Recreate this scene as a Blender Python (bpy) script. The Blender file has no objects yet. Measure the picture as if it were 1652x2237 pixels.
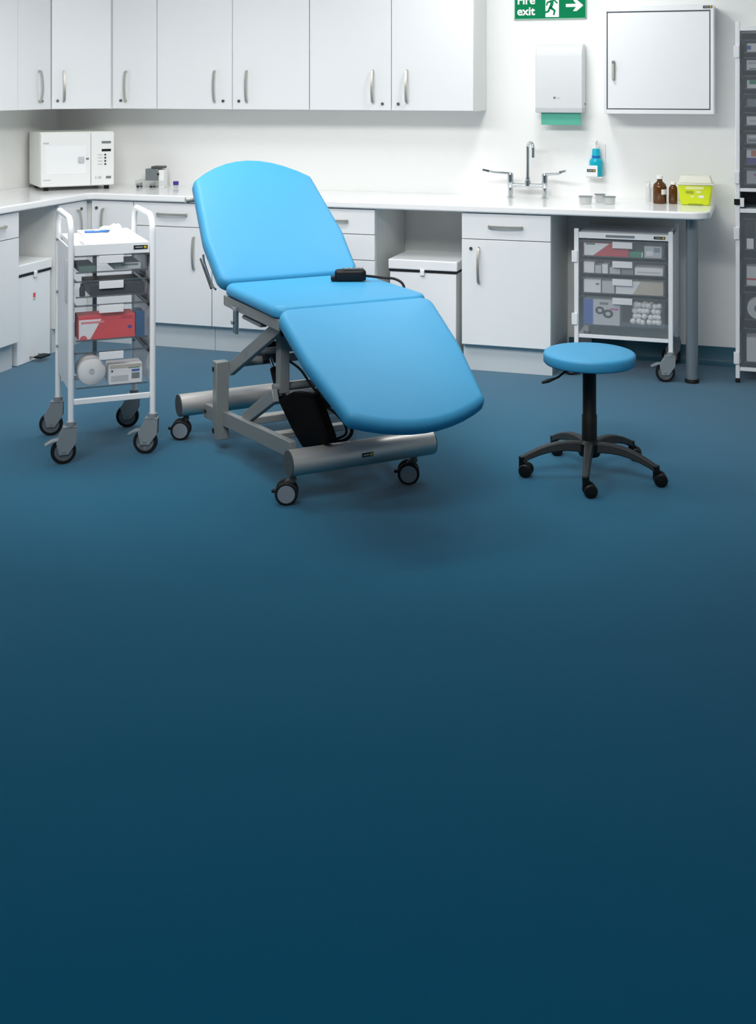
import bpy, bmesh, math, random
from mathutils import Vector, Matrix

random.seed(7)
C = bpy.context.scene
COL = C.collection
R = math.radians
PI = math.pi

# ------------------------------------------------------------------ camera
# level camera 1.55 m above the floor, turned 18 degrees left of the back wall's normal, lens shifted down
cam_d = bpy.data.cameras.new('camera')
cam = bpy.data.objects.new('camera', cam_d)
COL.objects.link(cam)
cam.location = (0, 0, 1.55)
cam.rotation_euler = (R(90), 0, R(18))
cam_d.sensor_fit = 'HORIZONTAL'
cam_d.sensor_width = 36.0
cam_d.lens = 36.0 * 2600.0 / 1652.0
cam_d.shift_y = -(1118.5 - 185.0) / 1652.0
cam_d.clip_start = 0.05
C.camera = cam

# ------------------------------------------------------------------ world, lights, exposure
C.view_settings.view_transform = 'Standard'
C.view_settings.look = 'None'
C.view_settings.exposure = 0.77
C.view_settings.gamma = 1.0
C.view_settings.use_curve_mapping = False
C.cycles.use_denoising = True
C.cycles.max_bounces = 10
C.cycles.diffuse_bounces = 5
C.cycles.transparent_max_bounces = 24
C.cycles.caustics_reflective = False
C.cycles.caustics_refractive = False
C.cycles.sample_clamp_indirect = 6.0

wd = bpy.data.worlds.new('world')
C.world = wd
wd.use_nodes = True
wd.node_tree.nodes['Background'].inputs[0].default_value = (0.9, 0.95, 1.0, 1)
wd.node_tree.nodes['Background'].inputs[1].default_value = 0.05


def area_light(name, loc, size, power, rot=(0, 0, 0), color=(1, 1, 1), spread=180):
    d = bpy.data.lights.new(name, 'AREA')
    d.shape = 'RECTANGLE'
    d.size, d.size_y = size
    d.energy = power
    d.color = color
    d.spread = R(spread)
    o = bpy.data.objects.new(name, d)
    COL.objects.link(o)
    o.location = loc
    o.rotation_euler = rot
    return o


def aim(loc, target):
    return (Vector(target) - Vector(loc)).to_track_quat('-Z', 'Y').to_euler()


# ceiling panels at counter and sink; the fill lamps are added, without fixtures,
# to brighten the corner doors, cabinets, couch and near floor
WARM = (1.0, 0.982, 0.95)
area_light('ceiling_light_counter', (-2.8, 4.7, 2.66), (1.2, 0.6), 12, color=WARM, spread=150)
area_light('ceiling_light_sink', (-1.15, 5.95, 2.66), (0.3, 0.3), 6, color=WARM, spread=160)
CORNER = (-1.3, 3.7, 2.62)
area_light('fill_light_corner', CORNER, (1.0, 0.4), 3.3, rot=aim(CORNER, (-4.25, 6.25, 1.5)), color=WARM, spread=60)  # added fill to lift the dim doors in the left corner
FILL_CABINETS = (-1.7, 3.2, 2.62)
area_light('fill_light_cabinets', FILL_CABINETS, (2.6, 0.5), 22, rot=aim(FILL_CABINETS, (-1.3, 6.85, 1.7)), color=WARM, spread=110)  # added frontal fill for the cabinet fronts, spread kept off the near floor
area_light('fill_light_couch', (-1.8, 4.9, 2.66), (3.0, 0.9), 6, color=WARM, spread=110)  # added overhead fill for the couch and the floor around it
SPOT = (-1.6, 2.2, 2.62)
area_light('fill_light_low_front', SPOT, (3.0, 0.3), 6, rot=aim(SPOT, (-1.9, 4.8, 0.3)), color=WARM, spread=52)  # added frontal fill for the couch base and left trolley
area_light('fill_light_near_floor', (-0.8, 1.0, 2.68), (4.0, 1.6), 12, color=(0.97, 0.98, 1.0))  # added dim fill that evens out the near floor

# ------------------------------------------------------------------ materials


def lin(h):
    if isinstance(h, str):
        h = h.lstrip('#')
        v = [int(h[i:i + 2], 16) / 255 for i in (0, 2, 4)]
    else:
        v = [x / 255 for x in h]
    return tuple(x / 12.92 if x <= 0.04045 else ((x + 0.055) / 1.055) ** 2.4 for x in v)


MATS = {}


def mat(name, rgb, rough=0.5, metal=0.0, spec=0.5, alpha=1.0, trans=0.0, ior=1.45, noise=0.0, bump=0.0, scale=40.0,
        coat=0.0, sheen=0.0, sheen_rough=0.4):
    if name in MATS:
        return MATS[name]
    m = bpy.data.materials.new(name)
    m.use_nodes = True
    nt = m.node_tree
    b = nt.nodes['Principled BSDF']
    col = lin(rgb)
    b.inputs['Base Color'].default_value = (*col, 1)
    b.inputs['Roughness'].default_value = rough
    b.inputs['Metallic'].default_value = metal
    b.inputs['Specular IOR Level'].default_value = spec
    b.inputs['Alpha'].default_value = alpha
    b.inputs['Transmission Weight'].default_value = trans
    b.inputs['IOR'].default_value = ior
    b.inputs['Coat Weight'].default_value = coat
    b.inputs['Sheen Weight'].default_value = sheen
    b.inputs['Sheen Roughness'].default_value = sheen_rough
    tc = nt.nodes.new('ShaderNodeTexCoord')
    nz = nt.nodes.new('ShaderNodeTexNoise')
    nz.inputs['Scale'].default_value = scale
    nz.inputs['Detail'].default_value = 3
    nt.links.new(tc.outputs['Object'], nz.inputs['Vector'])
    mr = nt.nodes.new('ShaderNodeMapRange')
    mr.inputs['To Min'].default_value = max(0.0, rough - 0.04)
    mr.inputs['To Max'].default_value = min(1.0, rough + 0.04)
    nt.links.new(nz.outputs['Fac'], mr.inputs['Value'])
    nt.links.new(mr.outputs['Result'], b.inputs['Roughness'])
    if noise:
        mx = nt.nodes.new('ShaderNodeMix')
        mx.data_type = 'RGBA'
        mx.inputs['A'].default_value = (*[c * (1 - noise) for c in col], 1)
        mx.inputs['B'].default_value = (*[min(1, c * (1 + noise)) for c in col], 1)
        nt.links.new(nz.outputs['Fac'], mx.inputs['Factor'])
        nt.links.new(mx.outputs['Result'], b.inputs['Base Color'])
    if bump:
        bp = nt.nodes.new('ShaderNodeBump')
        bp.inputs['Strength'].default_value = bump
        bp.inputs['Distance'].default_value = 0.002
        nt.links.new(nz.outputs['Fac'], bp.inputs['Height'])
        nt.links.new(bp.outputs['Normal'], b.inputs['Normal'])
    MATS[name] = m
    return m


M_WALL = mat('wall_paint', (243, 244, 243), 0.7, spec=0.3, noise=0.01, bump=0.05, scale=120)
M_CEIL = mat('ceiling_paint', (240, 240, 238), 0.8, spec=0.2)
M_FLOOR = mat('vinyl_floor', (0, 90, 121), 0.5, spec=0.0, noise=0.02, scale=25, sheen=1.0, sheen_rough=0.32)
M_SKIRT = mat('vinyl_skirting', (52, 100, 118), 0.45, spec=0.4)
M_UNIT = mat('white_laminate', (238, 240, 242), 0.32, spec=0.4)
M_CARC = mat('white_carcass', (232, 234, 232), 0.45, spec=0.3)
M_PLINTH = mat('pale_grey_plinth', (205, 212, 216), 0.4, spec=0.4)
M_TOP = mat('white_worktop', (246, 247, 248), 0.16, spec=0.5)
M_SATIN = mat('satin_nickel', (186, 184, 176), 0.4, metal=0.7)
M_CHROME = mat('chrome', (215, 220, 222), 0.08, metal=1.0)
M_LOCK = mat('dull_lock_metal', (110, 112, 112), 0.4, metal=1.0)
M_WHITE = mat('white_powder_coat', (243, 245, 247), 0.35, spec=0.45)
M_PLASTIC = mat('white_plastic', (240, 241, 240), 0.4, spec=0.4)
M_CREAM = mat('off_white_enamel', (240, 241, 236), 0.3, spec=0.45)
M_GREYPL = mat('grey_plastic', (135, 143, 148), 0.45, spec=0.4)
M_MIDGREY = mat('mid_grey_print', (120, 124, 126), 0.6)
M_PALEGREY = mat('pale_grey_print', (196, 200, 203), 0.6)
M_BLACK = mat('black_plastic', (12, 13, 14), 0.45, spec=0.35)
M_DARK = mat('dark_rubber', (26, 28, 30), 0.6, spec=0.3)
M_VINYL = mat('blue_vinyl', (58, 148, 194), 0.5, spec=0.5, noise=0.015, bump=0.12, scale=220)
M_PIPE = mat('blue_vinyl_back', (80, 132, 196), 0.5, spec=0.3)
M_STEEL = mat('grey_painted_steel', (130, 135, 135), 0.42, metal=0.15, spec=0.5)
M_ALU = mat('brushed_aluminium', (205, 203, 199), 0.42, metal=0.75)
M_CAP = mat('dark_grey_end_cap', (76, 80, 80), 0.5)
M_WHEELC = mat('wheel_disc_grey', (128, 138, 146), 0.5)
M_CLEAR = mat('clear_plastic', (196, 204, 210), 0.12, spec=0.6, alpha=0.07)
M_CLEARD = mat('clear_plastic_edge', (92, 104, 112), 0.2, spec=0.5, alpha=0.6)
M_SMOKE = mat('smoked_clear_plastic', (84, 96, 106), 0.15, spec=0.5, alpha=0.13)
M_PANE = mat('clear_door_panel', (200, 208, 212), 0.08, spec=0.6, alpha=0.10)
M_RUNNER = mat('grey_runner', (82, 88, 92), 0.5)
M_LABEL = mat('white_label_card', (240, 240, 243), 0.6)
M_PAPER = mat('white_paper', (238, 238, 236), 0.8, spec=0.2)
M_COTTON = mat('white_cotton', (240, 240, 240), 0.95, spec=0.1, noise=0.03, bump=0.5, scale=70)
M_RED = mat('coral_red_card', (226, 64, 72), 0.5)
M_CRIMSON = mat('crimson_card', (200, 36, 52), 0.5)
M_BLUEC = mat('mid_blue_card', (38, 92, 176), 0.5)
M_NAVY = mat('navy_card', (12, 25, 38), 0.5)
M_TEALBLUE = mat('dark_teal_blue_plastic', (16, 82, 130), 0.35)
M_GREENC = mat('green_card', (20, 140, 104), 0.5)
M_SAGE = mat('sage_green_wrap', (92, 122, 112), 0.6)
M_BEIGE = mat('beige_card', (196, 186, 172), 0.6)
M_PURPLE = mat('purple_card', (72, 48, 150), 0.45)
M_PINK = mat('pink_print', (196, 90, 160), 0.5)
M_ORANGE = mat('orange_print', (206, 120, 84), 0.5)
M_SIGN = mat('exit_sign_green', (0, 126, 80), 0.7, spec=0.15)
M_SIGNW = mat('exit_sign_white', (245, 248, 246), 0.4)
M_TOWEL = mat('green_paper_towel', (98, 182, 160), 0.9, spec=0.1, bump=0.2, scale=160)
M_TEAL = mat('turquoise_gel', (12, 176, 200), 0.15, spec=0.5)
M_GELBLUE = mat('blue_bottle_label', (20, 110, 190), 0.4)
M_AMBER = mat('amber_glass', (88, 50, 16), 0.1, spec=0.6)
M_YELLOW = mat('sharps_yellow', (214, 228, 28), 0.35)
M_LID = mat('translucent_lid', (242, 242, 226), 0.4, alpha=0.85)
M_GLASS = mat('clear_glass', (206, 212, 212), 0.06, spec=0.8, alpha=0.38)
M_LOGO = mat('logo_black', (24, 26, 26), 0.5)
M_LOGOY = mat('logo_yellow', (212, 186, 40), 0.5)
M_TEXT = mat('logo_text_grey', (190, 192, 190), 0.5)
M_BLUEW = mat('blue_wrap', (60, 122, 206), 0.45)
M_REDST = mat('red_sticker', (226, 84, 84), 0.5)
M_GREYBOX = mat('grey_brushed_metal', (140, 146, 150), 0.35, metal=0.6)

# ------------------------------------------------------------------ mesh builder


class MB:
    def __init__(self):
        self.bm = bmesh.new()

    def face(self, vs):
        try:
            return self.bm.faces.new(vs)
        except ValueError:
            return None

    def box(self, x0, x1, y0, y1, z0, z1):
        v = [self.bm.verts.new((x, y, z)) for z in (z0, z1) for y in (y0, y1) for x in (x0, x1)]
        for f in ((0, 2, 3, 1), (4, 5, 7, 6), (0, 1, 5, 4), (2, 6, 7, 3), (0, 4, 6, 2), (1, 3, 7, 5)):
            self.face([v[i] for i in f])
        return self

    def bar(self, p0, p1, w, h, up=(0, 0, 1)):
        p0, p1 = Vector(p0), Vector(p1)
        d = (p1 - p0).normalized()
        s = d.cross(Vector(up))
        if s.length < 1e-5:
            s = d.cross(Vector((1, 0, 0)))
        s.normalize()
        u = s.cross(d).normalized()
        v = []
        for p in (p0, p1):
            for a, b in ((-1, -1), (1, -1), (1, 1), (-1, 1)):
                v.append(self.bm.verts.new(p + s * (a * w / 2) + u * (b * h / 2)))
        self.face([v[3], v[2], v[1], v[0]])
        self.face(v[4:8])
        for i in range(4):
            j = (i + 1) % 4
            self.face([v[i], v[j], v[4 + j], v[4 + i]])
        return self

    def cyl(self, p0, p1, r, r2=None, seg=20):
        return self.sweep([p0, p1], [r, r if r2 is None else r2], seg)

    def sweep(self, pts, r, seg=10, caps=True):
        pts = [Vector(p) for p in pts]
        n = len(pts)
        rr = r if isinstance(r, (list, tuple)) else [r] * n
        rings = []
        t0 = (pts[1] - pts[0]).normalized()
        ref = Vector((0, 0, 1)) if abs(t0.z) < 0.9 else Vector((1, 0, 0))
        s = t0.cross(ref).normalized()
        for i, p in enumerate(pts):
            if i == 0:
                t = pts[1] - pts[0]
            elif i == n - 1:
                t = pts[-1] - pts[-2]
            else:
                t = (pts[i + 1] - p).normalized() + (p - pts[i - 1]).normalized()
            t.normalize()
            s = (s - t * s.dot(t)).normalized()
            u = t.cross(s)
            rings.append([self.bm.verts.new(p + (s * math.cos(2 * PI * k / seg) + u * math.sin(2 * PI * k / seg)) * rr[i])
                          for k in range(seg)])
        for a, b in zip(rings, rings[1:]):
            for k in range(seg):
                j = (k + 1) % seg
                self.face([a[k], a[j], b[j], b[k]])
        if caps:
            self.face(rings[0][::-1])
            self.face(rings[-1])
        return self

    def lathe(self, prof, o=(0, 0, 0), seg=28, axis='z'):
        o = Vector(o)
        rings = []
        for r, z in prof:
            ring = []
            for k in range(seg):
                c, s = math.cos(2 * PI * k / seg) * max(r, 1e-4), math.sin(2 * PI * k / seg) * max(r, 1e-4)
                q = {'z': (c, s, z), 'x': (z, c, s), 'y': (s, z, c)}[axis]
                ring.append(self.bm.verts.new(o + Vector(q)))
            rings.append(ring)
        for a, b in zip(rings, rings[1:]):
            for k in range(seg):
                j = (k + 1) % seg
                self.face([a[k], a[j], b[j], b[k]])
        self.face(rings[0][::-1])
        self.face(rings[-1])
        return self

    def prism(self, poly, axis, lo, hi):
        def P(a, b, h):
            return {'x': (h, a, b), 'y': (a, h, b), 'z': (a, b, h)}[axis]
        A = [self.bm.verts.new(P(a, b, lo)) for a, b in poly]
        B = [self.bm.verts.new(P(a, b, hi)) for a, b in poly]
        self.face(A[::-1])
        self.face(B)
        n = len(poly)
        for i in range(n):
            j = (i + 1) % n
            self.face([A[i], A[j], B[j], B[i]])
        return self

    def shell(self, w, d, h, t=0.003, taper=0.0, o=(0, 0, 0)):
        """open-topped tray, x 0..w, y 0..d, z 0..h"""
        x, y, z = o
        def ring(i, zz, k):
            return [self.bm.verts.new((x + a, y + b, z + zz)) for a, b in
                    ((i + k, i + k), (w - i - k, i + k), (w - i - k, d - i - k), (i + k, d - i - k))]
        r = [ring(0, 0, taper), ring(0, h, 0), ring(t, h, 0), ring(t, t, taper)]
        for a, b in zip(r, r[1:]):
            for k in range(4):
                j = (k + 1) % 4
                self.face([a[k], a[j], b[j], b[k]])
        self.face(r[0][::-1])
        self.face(r[3])
        return self

    def pad(self, poly, t, er, crown=0.006, F=None):
        """upholstered pad: outline poly (u, v) counter-clockwise, thickness t (top at 0), rounded edges er"""
        if sum(poly[i - 1][0] * poly[i][1] - poly[i][0] * poly[i - 1][1] for i in range(len(poly))) < 0:
            poly = poly[::-1]
        n = len(poly)
        cu = sum(p[0] for p in poly) / n
        cv = sum(p[1] for p in poly) / n
        nor = []
        for i in range(n):
            a, b = poly[i - 1], poly[(i + 1) % n]
            du, dv = b[0] - a[0], b[1] - a[1]
            L = math.hypot(du, dv) or 1
            nor.append((-dv / L, du / L))
        def ring(ins, h):
            return [(poly[i][0] + nor[i][0] * ins, poly[i][1] + nor[i][1] * ins, h) for i in range(n)]
        prof = [(er * 0.6, -t), (er * 0.2, -t + er * 0.12), (0, -t + er * 0.4)]
        K = 7
        for k in range(K + 1):
            a = k / K * PI / 2
            prof.append((er * (1 - math.cos(a)), -er + er * math.sin(a) - crown))
        rings = [ring(*p) for p in prof]
        last = rings[-1]
        for k, f in enumerate((0.86, 0.7, 0.5, 0.28, 0.1)):
            rings.append([(cu + (p[0] - cu) * f, cv + (p[1] - cv) * f, -crown * f * f * 1.0 * (f)) for p in last])
        rings.append(None)
        vr = []
        for rg in rings[:-1]:
            vr.append([self.bm.verts.new(F(*p) if F else p) for p in rg])
        for a, b in zip(vr, vr[1:]):
            for k in range(n):
                j = (k + 1) % n
                self.face([a[k], a[j], b[j], b[k]])
        self.face(vr[0][::-1])
        self.face(vr[-1])
        return self

    def obj(self, name, m, parent=None, bevel=0.0, smooth=35, loc=None, rot=None, seg=2):
        me = bpy.data.meshes.new(name)
        bmesh.ops.recalc_face_normals(self.bm, faces=self.bm.faces)
        self.bm.to_mesh(me)
        self.bm.free()
        me.materials.append(m)
        if smooth:
            me.shade_smooth()
            me.set_sharp_from_angle(angle=R(smooth))
        o = bpy.data.objects.new(name, me)
        COL.objects.link(o)
        if parent:
            o.parent = parent
        if loc:
            o.location = loc
        if rot:
            o.rotation_euler = rot
        if bevel:
            b = o.modifiers.new('bevel', 'BEVEL')
            b.width = bevel
            b.segments = seg
            b.limit_method = 'ANGLE'
            b.angle_limit = R(40)
        return o


def bx(name, m, parent, x0, x1, y0, y1, z0, z1, bevel=0.0, **k):
    return MB().box(x0, x1, y0, y1, z0, z1).obj(name, m, parent, bevel, **k)


def tag(o, label, cat, group=None):
    o['label'] = label
    o['category'] = cat
    if group:
        o['group'] = group
    return o


def thing(name, label, cat, loc=(0, 0, 0), rz=0.0, group=None):
    o = bpy.data.objects.new(name, None)
    o.empty_display_size = 0.05
    COL.objects.link(o)
    o.location = loc
    o.rotation_euler = (0, 0, R(rz))
    return tag(o, label, cat, group)


def struct(o):
    o['kind'] = 'structure'
    return o


def copy_tree(o, parent=None):
    c = o.copy()
    COL.objects.link(c)
    if parent:
        c.parent = parent
    for ch in list(o.children):
        copy_tree(ch, c)
    return c


def smoothpath(pts, n=8):
    P = [Vector(p) for p in pts]
    P = [P[0] * 2 - P[1]] + P + [P[-1] * 2 - P[-2]]
    out = []
    for i in range(1, len(P) - 2):
        for k in range(n):
            t = k / n
            a, b, c, d = P[i - 1], P[i], P[i + 1], P[i + 2]
            out.append(0.5 * ((2 * b) + (c - a) * t + (2 * a - 5 * b + 4 * c - d) * t * t + (3 * b - a - 3 * c + d) * t ** 3))
    out.append(P[-2])
    return out


def text(name, s, m, parent, size, loc, rot=(R(90), 0, 0), bold=0.0, align='LEFT', width=None):
    cu = bpy.data.curves.new(name, 'FONT')
    cu.body = s
    cu.size = size
    cu.extrude = 0.0006
    cu.offset = bold
    cu.align_x = align
    cu.materials.append(m)
    tmp = bpy.data.objects.new(name, cu)
    COL.objects.link(tmp)
    me = bpy.data.meshes.new_from_object(tmp.evaluated_get(bpy.context.evaluated_depsgraph_get()))
    bpy.data.objects.remove(tmp)
    o = bpy.data.objects.new(name, me)
    COL.objects.link(o)
    o.parent = parent
    o.location = loc
    o.rotation_euler = rot
    return o


def logo_plate(parent, x, z, w, h, y, m=M_LOGO):
    """small black maker's plate: pale lettering at the left, yellow mark at the right (faces -Y)"""
    p = bx('name_plate', m, parent, x, x + w, y - 0.0015, y, z, z + h)
    bx('plate_lettering', M_TEXT, p, x + w * 0.12, x + w * 0.66, y - 0.0022, y - 0.0015, z + h * 0.38, z + h * 0.62)
    bx('plate_mark', M_LOGOY, p, x + w * 0.74, x + w * 0.92, y - 0.0022, y - 0.0015, z + h * 0.2, z + h * 0.8)
    return p


# ------------------------------------------------------------------ the room
XL, XR, YB, YF, ZC = -4.45, 1.6, 6.85, -2.6, 2.70
struct(MB().box(XL - 0.1, XR + 0.1, YF - 0.1, YB + 0.1, -0.1, 0).obj('floor', M_FLOOR, smooth=0))
struct(MB().box(XL - 0.1, XR + 0.1, YF - 0.1, YB + 0.1, ZC, ZC + 0.1).obj('ceiling', M_CEIL, smooth=0))
struct(MB().box(XL - 0.1, XR + 0.1, YB, YB + 0.1, 0, ZC).obj('wall_back', M_WALL, smooth=0))
struct(MB().box(XL - 0.1, XL, YF, YB, 0, ZC).obj('wall_left', M_WALL, smooth=0))
struct(MB().box(XR, XR + 0.1, YF, YB, 0, ZC).obj('wall_right', M_WALL, smooth=0))
struct(MB().box(XL - 0.1, XR + 0.1, YF - 0.1, YF, 0, ZC).obj('wall_front', M_WALL, smooth=0))
cove = [(YB - 0.0005, 0), (YB - 0.0005, 0.10), (YB - 0.006, 0.10), (YB - 0.008, 0.03), (YB - 0.018, 0.012), (YB - 0.035, 0.004), (YB - 0.035, 0)]
struct(MB().prism(cove, 'x', -1.07, XR).obj('baseboard_back', M_SKIRT, smooth=60))

# ------------------------------------------------------------------ cabinets


def bow_handle(parent, cx, cz, L, vertical=True, y=0.0, m=M_SATIN, w=0.013):
    """flat bow pull, bent at both ends, standing 28 mm off the face at y"""
    mb = MB()
    prof = []
    for k in range(13):
        t = -1 + 2 * k / 12
        off = 0.018 + 0.012 * (1 - t * t)
        prof.append((t * L / 2, off))
    path = [(-L / 2, 0.0)] + prof + [(L / 2, 0.0)]
    th = 0.006
    for (a0, o0), (a1, o1) in zip(path, path[1:]):
        if vertical:
            mb.bar((cx, y - o0, cz + a0), (cx, y - o1, cz + a1), w, th, up=(0, 1, 0))
        else:
            mb.bar((cx + a0, y - o0, cz), (cx + a1, y - o1, cz), w, th, up=(0, 1, 0))
    return mb.obj('handle', m, parent, smooth=50)


def lock(parent, x, z, y=0.0):
    return MB().cyl((x, y - 0.008, z), (x, y + 0.002, z), 0.0085, seg=16).obj('lock', M_LOCK, parent)


def front(parent, kind, x0, x1, z0, z1, handle=None, lk=None, L=0.18, g=0.002):
    """one door or drawer front: handle = (x, z, vertical), lk = (x, z)"""
    d = bx(kind, M_UNIT, parent, x0 + g, x1 - g, 0, 0.019, z0 + g, z1 - g, bevel=0.0018)
    if handle:
        bow_handle(d, handle[0], handle[1], L, handle[2])
    if lk:
        lock(d, *lk)
    return d


ZB0, ZB1, ZD0 = 0.145, 0.858, 0.716     # base fronts: bottom, top, line between drawer and door


def base_cabinet(label, x, w, rz=0, y=6.27, loc=None, depth=0.565):
    t = thing('base_cabinet', label, 'cabinet', loc or (x, y, 0), rz, 'white base cabinets under the worktop')
    bx('carcass', M_CARC, t, 0.001, w - 0.001, 0.021, depth, 0.14, 0.860, bevel=0.001)
    bx('plinth', M_PLINTH, t, 0.001, w - 0.001, 0.045, depth - 0.02, 0.0, 0.139)
    return t


def overhead_cabinet(label, x, w, rz=0, loc=None):
    t = thing('overhead_cabinet', label, 'cabinet', loc or (x, 6.52, 0), rz, 'white overhead cabinets on the walls')
    bx('carcass', M_CARC, t, 0.001, w - 0.001, 0.021, 0.327, ZO0, ZO1, bevel=0.001)
    return t


ZO0, ZO1 = 1.40, 2.32
HZ = 1.54     # handle centre of overhead doors

# back wall, overhead
t = overhead_cabinet('narrow single-door overhead cabinet right of the corner unit, lock left of handle', -3.854, 0.309)
front(t, 'door', 0, 0.309, ZO0, ZO1, (0.099, HZ, True), (0.061, 1.452))
t = overhead_cabinet('double-door overhead cabinet in the middle, above the blue couch backrest', -3.544, 1.001)
front(t, 'door', 0, 0.506, ZO0, ZO1, (0.393, HZ, True), (0.447, 1.452))
front(t, 'door', 0.506, 1.001, ZO0, ZO1, (0.604, HZ, True), (0.551, 1.452))
t = overhead_cabinet('double-door overhead cabinet at the right end, nearest the tap and exit sign', -2.542, 0.988)
front(t, 'door', 0, 0.504, ZO0, ZO1, (0.394, HZ, True), (0.451, 1.44))
front(t, 'door', 0.504, 0.988, ZO0, ZO1, (0.598, HZ, True), (0.546, 1.44))
# diagonal corner unit over the microwave
t = thing('overhead_cabinet', 'diagonal corner overhead cabinet above the microwave, handle at its left', 'cabinet', (0, 0, 0), 0,
          'white overhead cabinets on the walls')
a0, a1 = Vector((-4.118, 6.255)), Vector((-3.857, 6.516))
nd = Vector((0.7071, -0.7071))
i0, i1 = a0 - nd * 0.022, a1 - nd * 0.022
MB().prism([(-4.447, 6.255), (i0.x - 0.012, 6.255), (i0.x, i0.y), (i1.x, i1.y), (-3.857, i1.y + 0.012), (-3.857, 6.847), (-4.447, 6.847)], 'z', ZO0, ZO1).obj('carcass', M_CARC, t)
L = (a1 - a0).length
d = bx('door', M_UNIT, t, 0.004, L - 0.004, 0, 0.019, ZO0 + 0.002, ZO1 - 0.002, bevel=0.0018, loc=(a0.x, a0.y, 0), rot=(0, 0, R(45)))
bow_handle(d, 0.075, HZ, 0.18)
lock(d, 0.038, 1.452)
# left wall, overhead (fronts face +X)
t = overhead_cabinet('single-door overhead cabinet on the left wall, left of the corner unit', 0, 0.33, 90, (-4.12, 5.923, 0))
front(t, 'door', 0, 0.33, ZO0, ZO1, (0.205, HZ, True), (0.235, 1.452))
t = overhead_cabinet('overhead cabinet on the left wall cut by the left edge of the photo', 0, 0.50, 90, (-4.12, 5.421, 0))
front(t, 'door', 0, 0.50, ZO0, ZO1)

# back wall, base
t = base_cabinet('base cabinet behind the left trolley, drawer over a door with handle at right', -3.563, 0.511)
front(t, 'drawer', 0, 0.511, ZD0, ZB1, (0.257, 0.790, False), L=0.19)
front(t, 'door', 0, 0.511, ZB0, ZD0, (0.400, 0.568, True))
t = base_cabinet('base cabinet mostly hidden behind the blue couch backrest, drawer over a door', -3.051, 0.483)
front(t, 'drawer', 0, 0.483, ZD0, ZB1, (0.24, 0.790, False), L=0.19)
front(t, 'door', 0, 0.483, ZB0, ZD0, (0.07, 0.568, True))
t = base_cabinet('base cabinet with a stack of drawers just right of the blue backrest', -2.567, 0.512)
zz = (ZB0, 0.43, 0.573, ZD0, ZB1)
for k in range(4):
    front(t, 'drawer', 0, 0.512, zz[k], zz[k + 1], (0.257, 0.790, False) if k == 3 else None, L=0.19)
t = base_cabinet('base cabinet under the tap, one drawer over one door with a lock', -1.562, 0.487)
front(t, 'drawer', 0, 0.487, ZD0, ZB1, (0.243, 0.788, False), L=0.18)
front(t, 'door', 0, 0.487, ZB0, ZD0, (0.097, 0.578, True), (0.053, 0.666), L=0.185)
# left run, base
t = base_cabinet('base cabinet at the left edge of the photo, drawer over door', 0, 0.5, 90, loc=(-3.87, 5.072, 0))
front(t, 'drawer', 0, 0.5, ZD0, ZB1, (0.25, 0.79, False), L=0.23)
front(t, 'door', 0, 0.5, ZB0, ZD0)
# L-shaped corner base unit: one door on each run
t = thing('base_cabinet', 'L-shaped corner base cabinet with two locked doors, behind the left trolley', 'cabinet', (0, 0, 0), 0,
          'white base cabinets under the worktop')
MB().prism([(-4.44, 5.955), (-3.892, 5.955), (-3.892, 6.292), (-3.566, 6.292), (-3.566, 6.838), (-4.44, 6.838)], 'z', 0.14, 0.860).obj('carcass', M_CARC, t)
MB().prism([(-4.43, 5.957), (-3.915, 5.957), (-3.915, 6.315), (-3.567, 6.315), (-3.567, 6.825), (-4.43, 6.825)], 'z', 0.0, 0.139).obj('plinth', M_PLINTH, t)
d = bx('door', M_UNIT, t, 0.003, 0.300, 0, 0.019, ZB0 + 0.002, ZB1 - 0.002, bevel=0.0018, loc=(-3.870, 5.955, 0), rot=(0, 0, R(90)))
bow_handle(d, 0.195, 0.71, 0.19)
lock(d, 0.235, 0.812)
d = bx('door', M_UNIT, t, 0.024, 0.303, 0, 0.019, ZB0 + 0.002, ZB1 - 0.002, bevel=0.0018, loc=(-3.870, 6.270, 0))
bow_handle(d, 0.105, 0.71, 0.19)
lock(d, 0.058, 0.812)

# worktop: one L-shaped slab with a rounded free end, carried at that end by a round leg
XE, YW, XW = -0.262, 6.248, -3.848
poly = [(XL + 0.003, 4.2), (XW, 4.2)]
rc = 0.03
for k in range(7):
    a = PI - k / 6 * PI / 2
    poly.append((XW + rc + rc * math.cos(a), YW - rc + rc * math.sin(a)))
re = 0.085
for k in range(13):
    a = -PI / 2 + k / 12 * PI / 2
    poly.append((XE - re + re * math.cos(a), YW + re + re * math.sin(a)))
poly += [(XE, YB - 0.003), (XL + 0.003, YB - 0.003)]
wt = thing('worktop', 'long white L-shaped worktop with rounded end running along both walls', 'worktop', (0, 0, 0))
MB().prism(poly, 'z', 0.862, 0.902).obj('slab', M_TOP, wt, bevel=0.009, seg=4, smooth=45)
lg = MB().cyl((-0.36, 6.402, 0.012), (-0.36, 6.402, 0.853), 0.031, seg=28).obj('leg', mat('worktop_leg_metal', (150, 158, 163), 0.35, metal=0.6), wt)
lg['label'] = 'round grey metal leg under the free end'
MB().lathe([(0.036, 0.0), (0.036, 0.014), (0.033, 0.02)], (-0.36, 6.402, 0)).obj('foot', M_DARK, lg)
bx('mounting_plate', M_DARK, lg, -0.45, -0.30, 6.34, 6.46, 0.853, 0.8615)

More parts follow.
